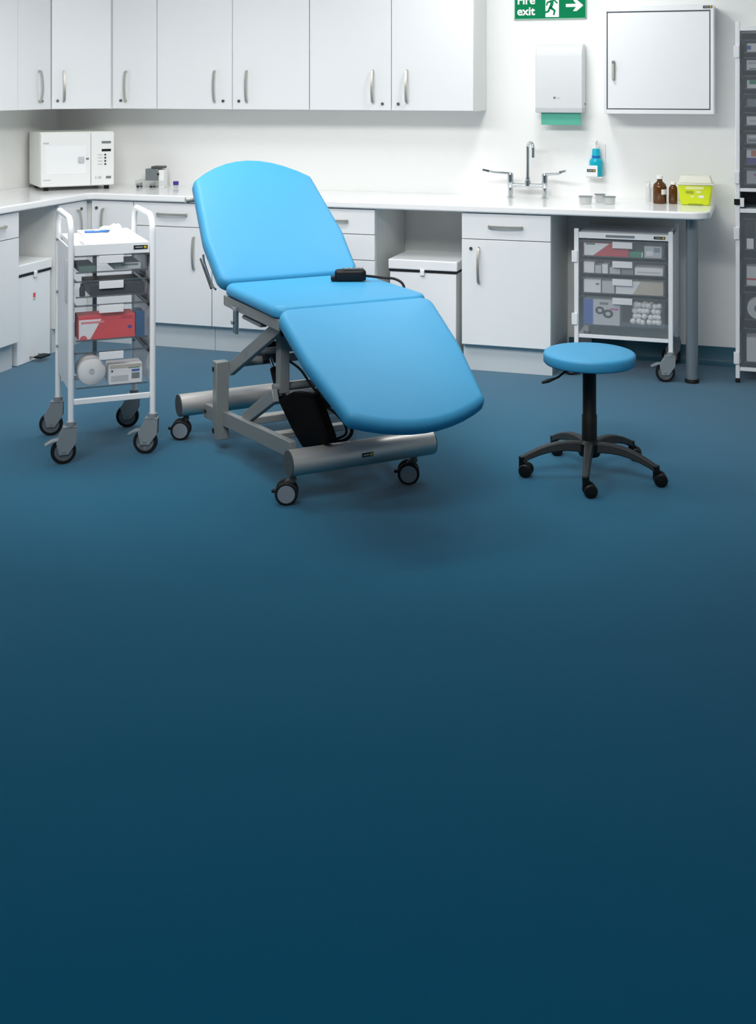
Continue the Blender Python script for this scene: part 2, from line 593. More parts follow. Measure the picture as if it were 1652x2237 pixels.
# ------------------------------------------------------------------ things on the walls
# exit sign
t = thing('exit_sign', 'green fire exit sign with running figure and white arrow, high on the wall', 'sign', (-1.1785, 6.845, 2.006))
bx('panel', M_SIGN, t, -0.209, 0.209, -0.005, 0.0, -0.0775, 0.0775, bevel=0.001)
bd = MB()
for q in ((-0.209, 0.209, 0.0735, 0.0775), (-0.209, 0.209, -0.0775, -0.0735), (-0.209, -0.205, -0.0775, 0.0775), (0.205, 0.209, -0.0775, 0.0775)):
    bd.box(q[0], q[1], -0.0062, -0.0052, q[2], q[3])
bd.obj('border', mat('exit_sign_edge', (150, 205, 182), 0.4), t)
text('lettering', 'Fire', M_SIGNW, t, 0.068, (-0.192, -0.0065, 0.012), bold=0.0016)
text('lettering', 'exit', M_SIGNW, t, 0.068, (-0.192, -0.0065, -0.052), bold=0.0016)
pic = bx('doorway', M_SIGNW, t, -0.026, 0.052, -0.0065, -0.0052, -0.066, 0.066)
man = MB()
Y0, Y1 = -0.0078, -0.0066
man.prism([(0.026 + 0.010 * math.cos(k * PI / 8), 0.046 + 0.010 * math.sin(k * PI / 8)) for k in range(16)], 'y', Y0, Y1)
man.prism([(0.002, 0.030), (0.022, 0.034), (0.020, 0.006), (0.012, -0.012), (-0.004, -0.008), (0.002, 0.010)], 'y', Y0, Y1)
man.prism([(0.018, 0.032), (0.040, 0.010), (0.046, 0.016), (0.024, 0.038)], 'y', Y0, Y1)
man.prism([(0.004, 0.031), (-0.018, 0.022), (-0.024, 0.002), (-0.016, 0.000), (-0.012, 0.014), (0.004, 0.020)], 'y', Y0, Y1)
man.prism([(0.000, -0.006), (0.014, -0.010), (0.034, -0.028), (0.026, -0.056), (0.017, -0.053), (0.022, -0.031), (0.000, -0.018)], 'y', Y0, Y1)
man.prism([(-0.004, -0.006), (0.006, -0.012), (-0.006, -0.038), (-0.036, -0.046), (-0.038, -0.036), (-0.014, -0.029)], 'y', Y0, Y1)
man.obj('running_figure', M_SIGN, pic, smooth=0)
MB().prism([(0.092, -0.010), (0.150, -0.010), (0.132, -0.034), (0.154, -0.034), (0.192, -0.002), (0.154, 0.032), (0.132, 0.032), (0.150, 0.008), (0.092, 0.008)], 'y', -0.0072, -0.0052).obj('arrow', M_SIGNW, t, smooth=0)

# paper towel dispenser and the towel hanging from it
t = thing('towel_dispenser', 'white paper towel dispenser on the wall above the tap', 'dispenser', (-1.108, 6.847, 0))
pr = [(-0.002, 1.396), (-0.127, 1.396), (-0.127, 1.42), (-0.130, 1.45), (-0.128, 1.71)]
for k in range(1, 9):
    a = k / 8 * PI / 2
    pr.append((-0.068 - 0.060 * math.cos(a), 1.722 + 0.060 * math.sin(a)))
pr += [(-0.002, 1.782)]
MB().prism(pr, 'x', -0.133, 0.133).obj('cover', mat('pale_silver_plastic', (222, 225, 226), 0.4), t, bevel=0.006, seg=3)
bx('base_lip', M_PALEGREY, t, -0.1335, 0.1335, -0.1295, -0.003, 1.391, 1.4215, bevel=0.004)
lm = bx('maker_mark', M_MIDGREY, t, -0.030, -0.018, -0.1312, -0.1298, 1.470, 1.482)
bx('mark_line', M_PALEGREY, lm, -0.016, 0.008, -0.1312, -0.1298, 1.472, 1.478)
MB().cyl((0.133, -0.03, 1.44), (0.136, -0.03, 1.44), 0.006).obj('lock', M_LOCK, t)
tw = MB()
for k in range(3):
    tw.box(-0.112, 0.112, -0.104 + k * 0.004, -0.1025 + k * 0.004, 1.322 + 0.004 * k, 1.3905)
tag(tw.obj('paper_towel', M_TOWEL, loc=(-1.1, 6.847, 0)), 'green paper towel hanging out of the white dispenser', 'paper towel')

# metal wall cabinet
t = thing('steel_cabinet', 'square white steel cabinet with inset locking door, right of the dispenser', 'cabinet', (-0.841, 6.60, 0))
W, z0, z1 = 0.582, 1.391, 1.980
mb = MB()
mb.box(0, 0.016, 0, 0.246, z0, z1).box(W - 0.016, W, 0, 0.246, z0, z1).box(0.016, W - 0.016, 0, 0.246, z0, z0 + 0.023).box(0.016, W - 0.016, 0, 0.246, z1 - 0.03, z1)
mb.box(0.016, W - 0.016, 0.235, 0.246, z0 + 0.023, z1 - 0.03)
mb.obj('body', M_WHITE, t, bevel=0.002)
bx('rebate', M_GREYPL, t, 0.0165, W - 0.0165, 0.02, 0.024, z0 + 0.0235, z1 - 0.0305)
dr = bx('door', M_WHITE, t, 0.022, W - 0.022, 0.003, 0.018, z0 + 0.029, z1 - 0.037, bevel=0.002)
hd = MB().box(0.046, 0.060, -0.016, 0.003, 1.575, 1.684).obj('handle', M_SATIN, dr, bevel=0.005)
MB().cyl((0.053, -0.02, 1.672), (0.053, 0.0, 1.672), 0.008).obj('lock', M_LOCK, dr)
logo_plate(t, W - 0.055, z1 - 0.021, 0.048, 0.014, 0)
bx('bottom_flange', M_WHITE, t, -0.012, W + 0.01, 0.15, 0.246, z0 - 0.003, z0 + 0.004, bevel=0.001)

# hand sanitiser: wall bracket and bottle
t = thing('bottle_bracket', 'clear and white wall bracket holding the turquoise pump bottle', 'bracket', (-0.917, 6.848, 0))
bx('back_plate', M_PLASTIC, t, -0.048, 0.055, -0.006, -0.001, 1.05, 1.215, bevel=0.003)
bx('shelf', M_PLASTIC, t, -0.042, 0.046, -0.085, -0.006, 1.024, 1.030, bevel=0.002)
hp = bx('front_card', M_LABEL, t, -0.045, 0.022, -0.092, -0.089, 1.030, 1.094, bevel=0.001)
logo_plate(hp, -0.037, 1.058, 0.048, 0.015, -0.0922)
t = thing('sanitiser_bottle', 'turquoise hand gel pump bottle in its wall bracket', 'bottle', (-0.909, 6.799, 1.0305))
prof = [(0.035, 0.0), (0.038, 0.006), (0.038, 0.085), (0.036, 0.094), (0.0235, 0.104), (0.022, 0.15), (0.017, 0.158)]
MB().lathe(prof).obj('body', M_TEAL, t, smooth=50)
MB().lathe([(0.0245, 0.102), (0.0245, 0.118)]).obj('label_band', M_GELBLUE, t)
MB().lathe([(0.018, 0.158), (0.018, 0.172), (0.006, 0.174), (0.006, 0.192), (0.011, 0.193), (0.011, 0.204), (0.004, 0.206)]).bar((0, 0, 0.199), (0.0, -0.038, 0.196), 0.011, 0.009).obj('pump', M_PLASTIC, t)

# ------------------------------------------------------------------ tap
t = thing('mixer_tap', 'chrome swan-neck mixer tap with two long elbow levers on the worktop', 'tap', (-1.288, 6.735, 0.902))
for sx in (-0.100, 0.098):
    MB().lathe([(0.021, 0.0), (0.021, 0.006), (0.015, 0.010), (0.015, 0.06)], (sx, 0, 0)).obj('tap_leg', M_CHROME, t)
MB().cyl((-0.100, 0, 0.073), (0.098, 0, 0.073), 0.012).obj('crossbar', M_CHROME, t)
neck = [(0, 0, 0.075), (0, 0, 0.16), (0, 0, 0.27)]
for k in range(1, 11):
    a = PI - k / 10 * PI
    neck.append((0.021 + 0.021 * math.cos(a), -0.03 * (1 + math.cos(a)), 0.285 + 0.034 * math.sin(a)))
neck += [(0.042, -0.062, 0.235)]
nk = MB().sweep(smoothpath(neck, 4), 0.0095, 14).obj('spout', M_CHROME, t, smooth=60)
MB().lathe([(0.018, 0.07), (0.018, 0.10), (0.013, 0.106), (0.013, 0.12)]).obj('collar', M_CHROME, nk)
for sx, ex, ez in ((-0.100, -0.243, 0.168), (0.098, 0.232, 0.170)):
    v = MB().lathe([(0.016, 0.058), (0.018, 0.064), (0.018, 0.13), (0.014, 0.143)], (sx, 0, 0)).obj('valve', M_CHROME, t)
    dx = 1 if sx > 0 else -1
    MB().sweep([(sx, 0, 0.136), (sx + dx * 0.03, -0.015, 0.141), (sx + dx * 0.09, -0.05, 0.147), (ex - dx * 0.03, -0.085, ez - 0.012)], [0.010, 0.008, 0.007, 0.008], 12).bar((ex - dx * 0.035, -0.083, ez - 0.012), (ex, -0.095, ez - 0.004), 0.018, 0.011).obj('lever', M_CHROME, t, smooth=50)

# ------------------------------------------------------------------ things on the worktop
ZT = 0.9025
# microwave standing across the corner
t = thing('microwave', 'white countertop microwave oven standing in the corner of the worktop', 'microwave', (-4.17, 6.22, ZT), 45)
W, D, Hh = 0.452, 0.355, 0.358
bx('body', M_CREAM, t, 0, W, 0.02, D, 0.022, Hh, bevel=0.006, seg=3)
d = bx('door', M_PLASTIC, t, 0.002, 0.305, 0, 0.0195, 0.026, Hh - 0.006, bevel=0.005)
win = bx('window_panel', mat('microwave_panel', (248, 249, 250), 0.12), d, 0.030, 0.275, -0.0016, 0.0005, 0.10, Hh - 0.085, bevel=0.001)
bx('latch', M_PALEGREY, d, 0.226, 0.264, -0.010, 0.0, 0.165, 0.205, bevel=0.004)
bx('catch', M_MIDGREY, d, 0.276, 0.292, -0.004, 0.0, 0.186, 0.197, bevel=0.001)
bx('badge', M_PALEGREY, d, 0.016, 0.05, -0.001, 0.0, 0.285, 0.296)
bx('badge', M_PALEGREY, d, 0.016, 0.06, -0.001, 0.0, 0.063, 0.070)
p = bx('control_panel', M_PLASTIC, t, 0.307, W - 0.002, 0, 0.0195, 0.026, Hh - 0.006, bevel=0.005)
bx('display', M_BLACK, p, 0.372, 0.430, -0.001, 0.0, 0.234, 0.249)
bx('panel_print', M_MIDGREY, p, 0.372, 0.430, -0.001, 0.0, 0.283, 0.298)
for k in range(4):
    MB().cyl((0.394, -0.004, 0.214 - 0.0195 * k), (0.394, 0, 0.214 - 0.0195 * k), 0.0055, seg=12).obj('button', M_DARK, p)
    bx('panel_print', M_PALEGREY, p, 0.348, 0.376, -0.001, 0.0, 0.211 - 0.0195 * k, 0.217 - 0.0195 * k)
for x0, x1 in ((0.332, 0.340), (0.350, 0.370), (0.398, 0.430)):
    bx('button', M_PALEGREY if x0 < 0.39 else M_MIDGREY, p, x0, x1, -0.003, 0, 0.066, 0.081, bevel=0.001)
for x in (0.03, W - 0.05):
    for y in (0.03, D - 0.05):
        MB().cyl((x + 0.01, y + 0.01, 0.0), (x + 0.01, y + 0.01, 0.0225), 0.016).obj('foot', M_BLACK, t)

# bench instrument beside the microwave
t = thing('bench_instrument', 'small grey and white bench instrument with dark feet, right of the microwave', 'instrument', (-3.775, 6.66, ZT), 10)
bx('base', M_GLASS, t, 0, 0.185, 0, 0.09, 0.010, 0.045, bevel=0.004)
for x in (0.014, 0.100):
    for y in (0.014, 0.076):
        MB().cyl((x, y, 0), (x, y, 0.024), 0.009).obj('foot', M_NAVY, t)
bx('housing', M_GREYBOX, t, 0.066, 0.150, 0.005, 0.085, 0.045, 0.118, bevel=0.003)
bx('stand', M_PLASTIC, t, 0.152, 0.186, 0.005, 0.085, 0.0, 0.112, bevel=0.003)
bx('top_cap', M_CAP, t, 0.105, 0.182, 0.0, 0.08, 0.119, 0.134, bevel=0.003)
MB().cyl((0.152, 0.004, 0.085), (0.152, -0.008, 0.085), 0.006).obj('knob', M_DARK, t)
t = thing('cap_bottle', 'tiny purple capped pot between the bench instrument and the couch', 'pot', (-3.535, 6.75, ZT))
MB().lathe([(0.014, 0), (0.016, 0.003), (0.016, 0.014), (0.0135, 0.016)]).obj('body', M_GLASS, t)
MB().lathe([(0.017, 0.0145), (0.0175, 0.016), (0.0175, 0.036), (0.016, 0.038)]).obj('cap', M_PURPLE, t)

# three small clear glass pots
for (x, y), r, h, lb in (((-0.926, 6.50), 0.037, 0.042, 'wide clear glass pot, leftmost of the three on the worktop edge'),
                         ((-0.862, 6.61), 0.029, 0.045, 'clear glass pot standing furthest back of the three, in the middle'),
                         ((-0.800, 6.52), 0.034, 0.042, 'clear glass pot, rightmost of the three, towards the brown bottles')):
    t = thing('glass_pot', lb, 'pot', (x, y, ZT), 0, 'clear glass pots near the sanitiser')
    MB().lathe([(r * 0.75, 0), (r * 0.9, 0.003), (r, h), (r - 0.003, h), (r * 0.88 - 0.003, 0.006), (0.001, 0.005)]).obj('glass', M_GLASS, t, smooth=40)
    MB().lathe([(r - 0.001, h - 0.004), (r + 0.002, h - 0.002), (r + 0.002, h + 0.001), (r - 0.003, h + 0.001)]).obj('rim', M_CLEARD, t)
# small clear spray vial
t = thing('spray_vial', 'slim clear plastic vial just left of the large brown bottle', 'vial', (-0.612, 6.74, ZT))
MB().lathe([(0.014, 0), (0.015, 0.004), (0.015, 0.075), (0.008, 0.085)]).obj('body', mat('frosted_vial', (226, 230, 230), 0.3, alpha=0.7), t)
MB().lathe([(0.011, 0.085), (0.011, 0.1), (0.006, 0.101), (0.006, 0.115)]).bar((0, 0, 0.11), (-0.02, -0.01, 0.108), 0.008, 0.009).obj('nozzle', M_PLASTIC, t)
# brown bottles
t = thing('brown_bottle', 'larger brown glass bottle with white cap and label on the worktop', 'bottle', (-0.545, 6.66, ZT), 0, 'brown glass bottles')
MB().lathe([(0.034, 0), (0.037, 0.004), (0.037, 0.088), (0.033, 0.104), (0.018, 0.118), (0.0145, 0.122), (0.0145, 0.133)]).obj('body', M_AMBER, t, smooth=40)
MB().lathe([(0.0165, 0.133), (0.0165, 0.150), (0.015, 0.152)]).obj('cap', M_PLASTIC, t)
lb = MB()
for k in range(8):
    a0, a1 = R(-72 + k * 8), R(-72 + (k + 1) * 8)
    lb.prism([(0.0373 * math.cos(a0), 0.0373 * math.sin(a0)), (0.038 * math.cos(a0), 0.038 * math.sin(a0)), (0.038 * math.cos(a1), 0.038 * math.sin(a1)), (0.0373 * math.cos(a1), 0.0373 * math.sin(a1))], 'z', 0.05, 0.078)
lb.obj('label', M_LABEL, t)
t = thing('brown_bottle', 'smaller brown glass bottle with white cap, between the big bottle and the yellow bin', 'bottle', (-0.474, 6.66, ZT), 0, 'brown glass bottles')
MB().lathe([(0.021, 0), (0.023, 0.003), (0.023, 0.082), (0.020, 0.092), (0.0135, 0.099), (0.0135, 0.104)]).obj('body', M_AMBER, t, smooth=40)
MB().lathe([(0.0155, 0.104), (0.0155, 0.118), (0.014, 0.12)]).obj('cap', M_PLASTIC, t)
# yellow sharps bin
t = thing('sharps_bin', 'yellow sharps bin with a pale translucent lid at the end of the worktop', 'bin', (-0.355, 6.655, ZT))
def frustum(mb, w0, d0, w1, d1, z0, z1):
    a = [mb.bm.verts.new((sx * w0 / 2, sy * d0 / 2, z0)) for sx, sy in ((-1, -1), (1, -1), (1, 1), (-1, 1))]
    b = [mb.bm.verts.new((sx * w1 / 2, sy * d1 / 2, z1)) for sx, sy in ((-1, -1), (1, -1), (1, 1), (-1, 1))]
    mb.face(a[::-1])
    mb.face(b)
    for k in range(4):
        mb.face([a[k], a[(k + 1) % 4], b[(k + 1) % 4], b[k]])
    return mb
b = frustum(MB(), 0.152, 0.10, 0.180, 0.125, 0, 0.108).obj('body', M_YELLOW, t, bevel=0.008, seg=3)
mb = frustum(MB(), 0.194, 0.139, 0.194, 0.139, 0.108, 0.118)
frustum(mb, 0.176, 0.12, 0.150, 0.10, 0.118, 0.158)
mb.obj('lid', M_LID, t, bevel=0.004, seg=2)
def slope_y(z):
    return -(0.05 + 0.0125 * z / 0.108) - 0.0008
def print_patch(x0, x1, z0, z1, m):
    q = MB()
    q.prism([(slope_y(z0), z0), (slope_y(z0) - 0.0006, z0), (slope_y(z1) - 0.0006, z1), (slope_y(z1), z1)], 'x', x0, x1)
    q.obj('printed_label', m, b, smooth=0)
print_patch(-0.050, 0.046, 0.086, 0.100, mat('label_pale_yellow', (236, 240, 170), 0.5))
print_patch(-0.048, -0.008, 0.062, 0.077, mat('label_olive', (160, 172, 40), 0.5))
print_patch(0.004, 0.032, 0.066, 0.078, mat('label_pale_yellow', (236, 240, 170), 0.5))
print_patch(0.018, 0.046, 0.040, 0.054, M_LABEL)
print_patch(-0.022, -0.004, 0.042, 0.052, mat('label_pale_yellow', (236, 240, 170), 0.5))
print_patch(-0.036, 0.040, 0.002, 0.009, mat('label_olive', (160, 172, 40), 0.5))

# ------------------------------------------------------------------ pedal bins


def pedal_bin(label, loc, rz, w, d, h, sticker):
    t = thing('pedal_bin', label, 'bin', loc, rz, 'white pedal bins')
    bx('body', M_WHITE, t, -w / 2 + 0.008, w / 2 - 0.008, 0.008, d, 0.0, h - 0.068, bevel=0.004)
    lid = bx('lid', M_WHITE, t, -w / 2, w / 2, 0, d, h - 0.056, h, bevel=0.007, seg=3)
    bx('lid_seal', M_DARK, t, -w / 2 + 0.004, w / 2 - 0.004, 0.004, d - 0.004, h - 0.068, h - 0.0565)
    bx('lid_tab', M_WHITE, lid, -0.012, 0.012, -0.008, 0.004, h - 0.085, h - 0.052, bevel=0.003)
    pd = bx('pedal', M_DARK, t, -0.045, 0.045, -0.07, -0.02, 0.022, 0.034, bevel=0.004)
    MB().bar((-0.04, -0.02, 0.027), (-0.04, 0.03, 0.027), 0.008, 0.008).bar((0.04, -0.02, 0.027), (0.04, 0.03, 0.027), 0.008, 0.008).obj('pedal_arm', M_STEEL, pd)
    if sticker:
        st = bx('sticker', M_REDST, t, -0.010, 0.012, 0.0065, 0.0085, 0.355, 0.380)
        bx('sticker_text', M_PALEGREY, st, -0.012, 0.012, 0.0068, 0.0085, 0.338, 0.352)
    return t


pedal_bin('white pedal bin with a small red sticker, under the left worktop beside the trolley', (-3.900, 5.768, 0), 90, 0.335, 0.36, 0.555, True)
pedal_bin('white pedal bin in the gap behind the couch, under the back worktop', (-1.795, 6.315, 0), 0, 0.395, 0.38, 0.582, False)

# ------------------------------------------------------------------ trolleys


def caster(parent, x, y, ang, rw=0.05, top=0.155, m=M_GREYPL, brake=True, name='caster', trail=0.03):
    """swivel caster: fork with top plate, wheel (tyre, hub), brake pedal; ang = direction the wheel trails to"""
    c = MB()
    c.cyl((0, 0, top - 0.02), (0, 0, top), 0.02, seg=16)
    c.prism([(-0.024, top - 0.02), (0.028, top - 0.02), (trail + 0.03, rw * 1.75), (trail + 0.018, rw * 0.75), (trail - 0.018, rw * 0.75), (-0.022, rw * 1.7)], 'y', 0.0145, 0.0185)
    c.prism([(-0.024, top - 0.02), (0.028, top - 0.02), (trail + 0.03, rw * 1.75), (trail + 0.018, rw * 0.75), (trail - 0.018, rw * 0.75), (-0.022, rw * 1.7)], 'y', -0.0185, -0.0145)
    c.box(-0.024, 0.032, -0.0185, 0.0185, top - 0.026, top - 0.018)
    o = c.obj(name, m, parent, loc=(x, y, 0), rot=(0, 0, ang), bevel=0.0015)
    w = MB().lathe([(rw - 0.012, -0.0125), (rw - 0.003, -0.0115), (rw, -0.007), (rw, 0.007), (rw - 0.003, 0.0115), (rw - 0.012, 0.0125)], (trail, 0, rw), 28, 'y').obj('wheel', M_DARK, o, smooth=30)
    MB().lathe([(rw - 0.014, -0.0138), (0.012, -0.0138), (0.006, -0.021), (0.006, 0.021), (0.012, 0.0138), (rw - 0.014, 0.0138)], (trail, 0, rw), 24, 'y').obj('hub', m, o, smooth=30)
    if brake:
        MB().prism([(trail, rw * 2.05), (trail + 0.045, rw * 1.95), (trail + 0.075, rw * 1.62), (trail + 0.068, rw * 1.55), (trail + 0.036, rw * 1.8)], 'y', -0.018, 0.018).obj('brake_pedal', m, o, bevel=0.002)
    return o


def tray(parent, x, y, z, w, d, h, lx, lw, lh, m=M_CLEAR, lift=0.004, label_m=M_LABEL):
    """clear slide-in tray with front rim and a label holder"""
    t = MB().shell(w, d, h, 0.003, 0.0, (0, 0, 0)).obj('tray', m, parent, loc=(x, y, z), smooth=0)
    r = MB()
    r.box(-0.006, w + 0.006, -0.004, 0.004, h - 0.006, h).box(-0.002, w + 0.002, -0.002, 0.002, 0, 0.006)
    r.box(-0.006, 0.002, 0, d, h - 0.006, h).box(w - 0.002, w + 0.006, 0, d, h - 0.006, h)
    r.obj('tray_rim', M_CLEARD, t)
    if lw:
        bx('label_holder', label_m, t, lx, lx + lw, -0.008, -0.004, h - lh - lift, h - lift, bevel=0.001)
    return t


# --- left trolley, tall and narrow with four clear trays and a hooped rail each side
TL = (-2.706, 4.252)
TLR = 40.0
WT, DT = 0.336, 0.42
lt = thing('storage_trolley', 'white upright trolley with four clear trays left of the couch', 'trolley', (*TL, 0), TLR, 'white tray trolleys')
for x in (0, WT):
    path = [(x, 0, 0.155), (x, 0, 0.55), (x, 0, 0.93)]
    for k in range(1, 7):
        a = k / 6 * PI / 2
        path.append((x, 0.07 - 0.07 * math.cos(a), 0.93 + 0.07 * math.sin(a)))
    path += [(x, DT - 0.07, 1.0)]
    for k in range(1, 7):
        a = k / 6 * PI / 2
        path.append((x, DT - 0.07 + 0.07 * math.sin(a), 0.93 + 0.07 * math.cos(a)))
    path += [(x, DT, 0.55), (x, DT, 0.155)]
    MB().sweep(path, 0.0125, 14).obj('hoop_frame', M_WHITE, lt, smooth=60)
    sp = MB().box(x - 0.0035, x + 0.0035, 0.012, DT - 0.012, 0.285, 0.875)
    o = sp.obj('side_panel', M_WHITE, lt, bevel=0.001)
    MB().box(x - 0.010, x - 0.0037, DT * 0.25 - 0.012, DT * 0.25 + 0.012, 0.64, 0.82).obj('slot_cover', mat('slot_grey', (205, 209, 212), 0.5), o, bevel=0.003)
    for z in (0.40, 0.64, 0.87):
        MB().cyl((x - 0.012, DT - 0.03, z), (x + 0.012, DT - 0.03, z), 0.006, seg=10).obj('bolt', M_GREYPL, o)
ts = MB().shell(WT - 0.028, DT + 0.0, 0.045, 0.004, 0, (0.014, 0.0, 0.845)).obj('top_shelf', M_WHITE, lt, smooth=0, bevel=0.001)
MB().box(0.016, WT - 0.016, 0.004, DT - 0.004, 0.868, 0.872).obj('shelf_liner', mat('liner_white', (248, 248, 248), 0.4), ts)
logo_plate(ts, WT - 0.080, 0.862, 0.058, 0.016, -0.001)
MB().box(0.012, WT - 0.012, -0.008, 0.008, 0.235, 0.259).box(0.012, WT - 0.012, DT - 0.008, DT + 0.008, 0.235, 0.259).obj('crossbar', M_WHITE, lt, bevel=0.003)
MB().box(0.150, 0.168, DT - 0.006, DT + 0.004, 0.26, 0.85).obj('rear_strut', mat('strut_grey', (150, 156, 160), 0.5), lt)
TRL = ((0.772, 0.074, 'TOP'), (0.671, 0.070, ''), (0.491, 0.150, ''), (0.297, 0.150, ''))
TX0, TXW = 0.022, WT - 0.044
for zt, ht, _ in TRL:
    tray(lt, TX0, 0.004, zt, TXW, DT - 0.02, ht, 0.092, 0.100, 0.032)
    rn = MB()
    for s in (0.0045, WT - 0.0165):
        rn.box(s, s + 0.012, 0.02, DT - 0.02, zt + ht - 0.022, zt + ht - 0.012)
    rn.obj('runner', M_RUNNER, lt)
for x, y, a in ((0, 0, 215), (WT, 0, 195), (0, DT, 205), (WT, DT, 200)):
    caster(lt, x, y, R(a - 18 - TLR + 20), 0.051, 0.17, M_GREYPL, brake=(y == 0))


class Fr:
    """local frame of a thing that stands on the floor, to place separate things inside or on it"""
    def __init__(self, o, rz):
        self.o, self.rz = Vector((o[0], o[1], 0)), R(rz)

    def __call__(self, a, b, z):
        c, s = math.cos(self.rz), math.sin(self.rz)
        return (self.o.x + a * c - b * s, self.o.y + a * s + b * c, z)


F1 = Fr(TL, TLR)


def carton(name, label, cat, F, a, b, z, w, d, h, m, rz, group=None, prints=(), bevel=0.0015):
    """box-shaped pack, front-left-bottom corner at (a, b, z); prints = (x0, x1, z0, z1, material) on its front"""
    t = thing(name, label, cat, F(a, b, z), rz, group)
    c = bx('box', m, t, 0, w, 0, d, 0, h, bevel=bevel)
    for x0, x1, zz0, zz1, pm in prints:
        bx('print', pm, t, x0 * w, x1 * w, -0.0008, 0.0, zz0 * h, zz1 * h)
    return t


# on the top shelf: dressing tray, blue pack, forceps
t = thing('instrument_tray', 'shallow white plastic tray on top of the left trolley, filled with gauze', 'tray', F1(0.06, 0.12, 0.8725), TLR)
MB().shell(0.22, 0.15, 0.048, 0.004, 0.012).obj('tray_body', mat('tray_white', (246, 247, 247), 0.25, alpha=0.9), t, smooth=0, bevel=0.002)
gz = MB()
def blob(mb, c, r, seed, seg=14, rings=9, squash=1.0):
    rnd = random.Random(seed)
    ph = [rnd.uniform(0, 6.28) for _ in range(6)]
    pr = []
    vs = []
    for i in range(1, rings):
        th = PI * i / rings
        row = []
        for k in range(seg):
            f = 2 * PI * k / seg
            q = r * (1 + 0.10 * math.sin(3 * f + ph[0]) * math.sin(2 * th + ph[1]) + 0.07 * math.sin(5 * f + ph[2] + 3 * th))
            row.append(mb.bm.verts.new((c[0] + q * math.sin(th) * math.cos(f), c[1] + q * math.sin(th) * math.sin(f), c[2] + q * squash * math.cos(th))))
        vs.append(row)
    for a, b in zip(vs, vs[1:]):
        for k in range(seg):
            j = (k + 1) % seg
            mb.face([a[k], b[k], b[j], a[j]])
    mb.face(vs[0])
    mb.face(vs[-1][::-1])
for n, (x, y, r) in enumerate(((0.155, 0.085, 0.034), (0.115, 0.095, 0.030), (0.172, 0.065, 0.024), (0.135, 0.060, 0.026))):
    blob(gz, (x, y, 0.0055 + r * 1.12), r, n, squash=0.95)
tag(gz.obj('gauze_swabs', M_COTTON, smooth=180, loc=F1(0.06, 0.12, 0.8725), rot=(0, 0, R(TLR))), 'pile of white gauze swabs in the tray on the left trolley', 'gauze')['kind'] = 'stuff'
t = thing('instrument_pack', 'blue sealed instrument pack lying across the tray of gauze', 'pack', F1(0.075, 0.135, 0.9215), TLR + 6)
MB().prism([(0.0, 0.0), (0.055, -0.012), (0.115, 0.02), (0.105, 0.045), (0.05, 0.03), (0.01, 0.045)], 'z', 0.0, 0.006).obj('wrap', M_BLUEW, t, bevel=0.002)
MB().box(0.04, 0.062, -0.004, 0.026, 0.0062, 0.009).obj('label', M_PALEGREY, t)
t = thing('forceps', 'steel forceps lying on the trolley top in front of the tray', 'forceps', F1(0.05, 0.035, 0.8728), TLR + 2)
MB().sweep([(0.0, 0.0, 0.0035), (0.06, 0.004, 0.0035), (0.11, 0.028, 0.0035)], [0.0034, 0.003, 0.0015], 8).obj('arm', M_SATIN, t)
MB().sweep([(0.0, 0.002, 0.0035), (0.055, 0.016, 0.0035), (0.11, 0.029, 0.0035)], [0.0034, 0.003, 0.0015], 8).obj('arm', M_SATIN, t)

# contents of the left trolley's trays (z floor of tray + 3 mm)
zf = [z + 0.0035 for z, _, _ in TRL]
carton('wrapped_pack', 'sage green wrapped pack in the left trolley top tray, left half', 'pack', F1, TX0 + 0.012, 0.02, zf[0], 0.070, 0.20, 0.022, M_SAGE, TLR, 'packs in the left trolley')
carton('wrapped_pack', 'grey pack with green edge in the left trolley top tray, right half', 'pack', F1, TX0 + 0.16, 0.03, zf[0], 0.11, 0.20, 0.026, M_PALEGREY, TLR, 'packs in the left trolley', ((0.25, 0.9, 0.6, 0.9, M_SAGE),))
carton('dark_case', 'long navy blue case in the second tray of the left trolley', 'case', F1, TX0 + 0.058, 0.015, zf[1], 0.226, 0.25, 0.044, M_NAVY, TLR)
t = thing('small_bottle', 'small black bottle at the left of the navy case', 'bottle', F1(TX0 + 0.028, 0.03, zf[1]), TLR)
MB().lathe([(0.011, 0), (0.012, 0.002), (0.012, 0.034), (0.007, 0.042)]).obj('body', M_DARK, t)
MB().lathe([(0.008, 0.042), (0.008, 0.052)]).obj('cap', M_BLACK, t)
t = carton('glove_box', 'coral red and white glove box in the third tray of the left trolley', 'box', F1, TX0 + 0.010, 0.012, zf[2], 0.232, 0.11, 0.098, M_RED, TLR)
MB().prism([(0.002, 0.003), (0.002, 0.084), (0.094, 0.084), (0.048, 0.003)], 'y', -0.0012, -0.0002).obj('white_panel', M_LABEL, t, smooth=0)
bx('print', mat('print_pale_red', (232, 140, 140), 0.5), t, 0.01, 0.105, -0.0022, -0.0013, 0.068, 0.076)
bx('print', M_CRIMSON, t, 0.176, 0.222, -0.0012, 0, 0.080, 0.092)
bx('print', M_PURPLE, t, 0.202, 0.218, -0.0012, 0, 0.038, 0.050)
MB().prism([(0.02 + 0.016 * math.cos(k * PI / 8), 0.017 * math.sin(k * PI / 8) + 0.0025) for k in range(9)], 'y', -0.0022, -0.0013).obj('print', mat('print_coral', (226, 90, 92), 0.5), t, smooth=0)
carton('blue_carton', 'dark teal blue carton standing right of the red glove box', 'carton', F1, TX0 + 0.247, 0.014, zf[2], 0.036, 0.10, 0.102, M_TEALBLUE, TLR)
t = thing('gauze_roll', 'big round roll of white gauze in the lowest tray of the left trolley', 'roll', F1(TX0 + 0.066, 0.02, zf[3] + 0.0585), TLR)
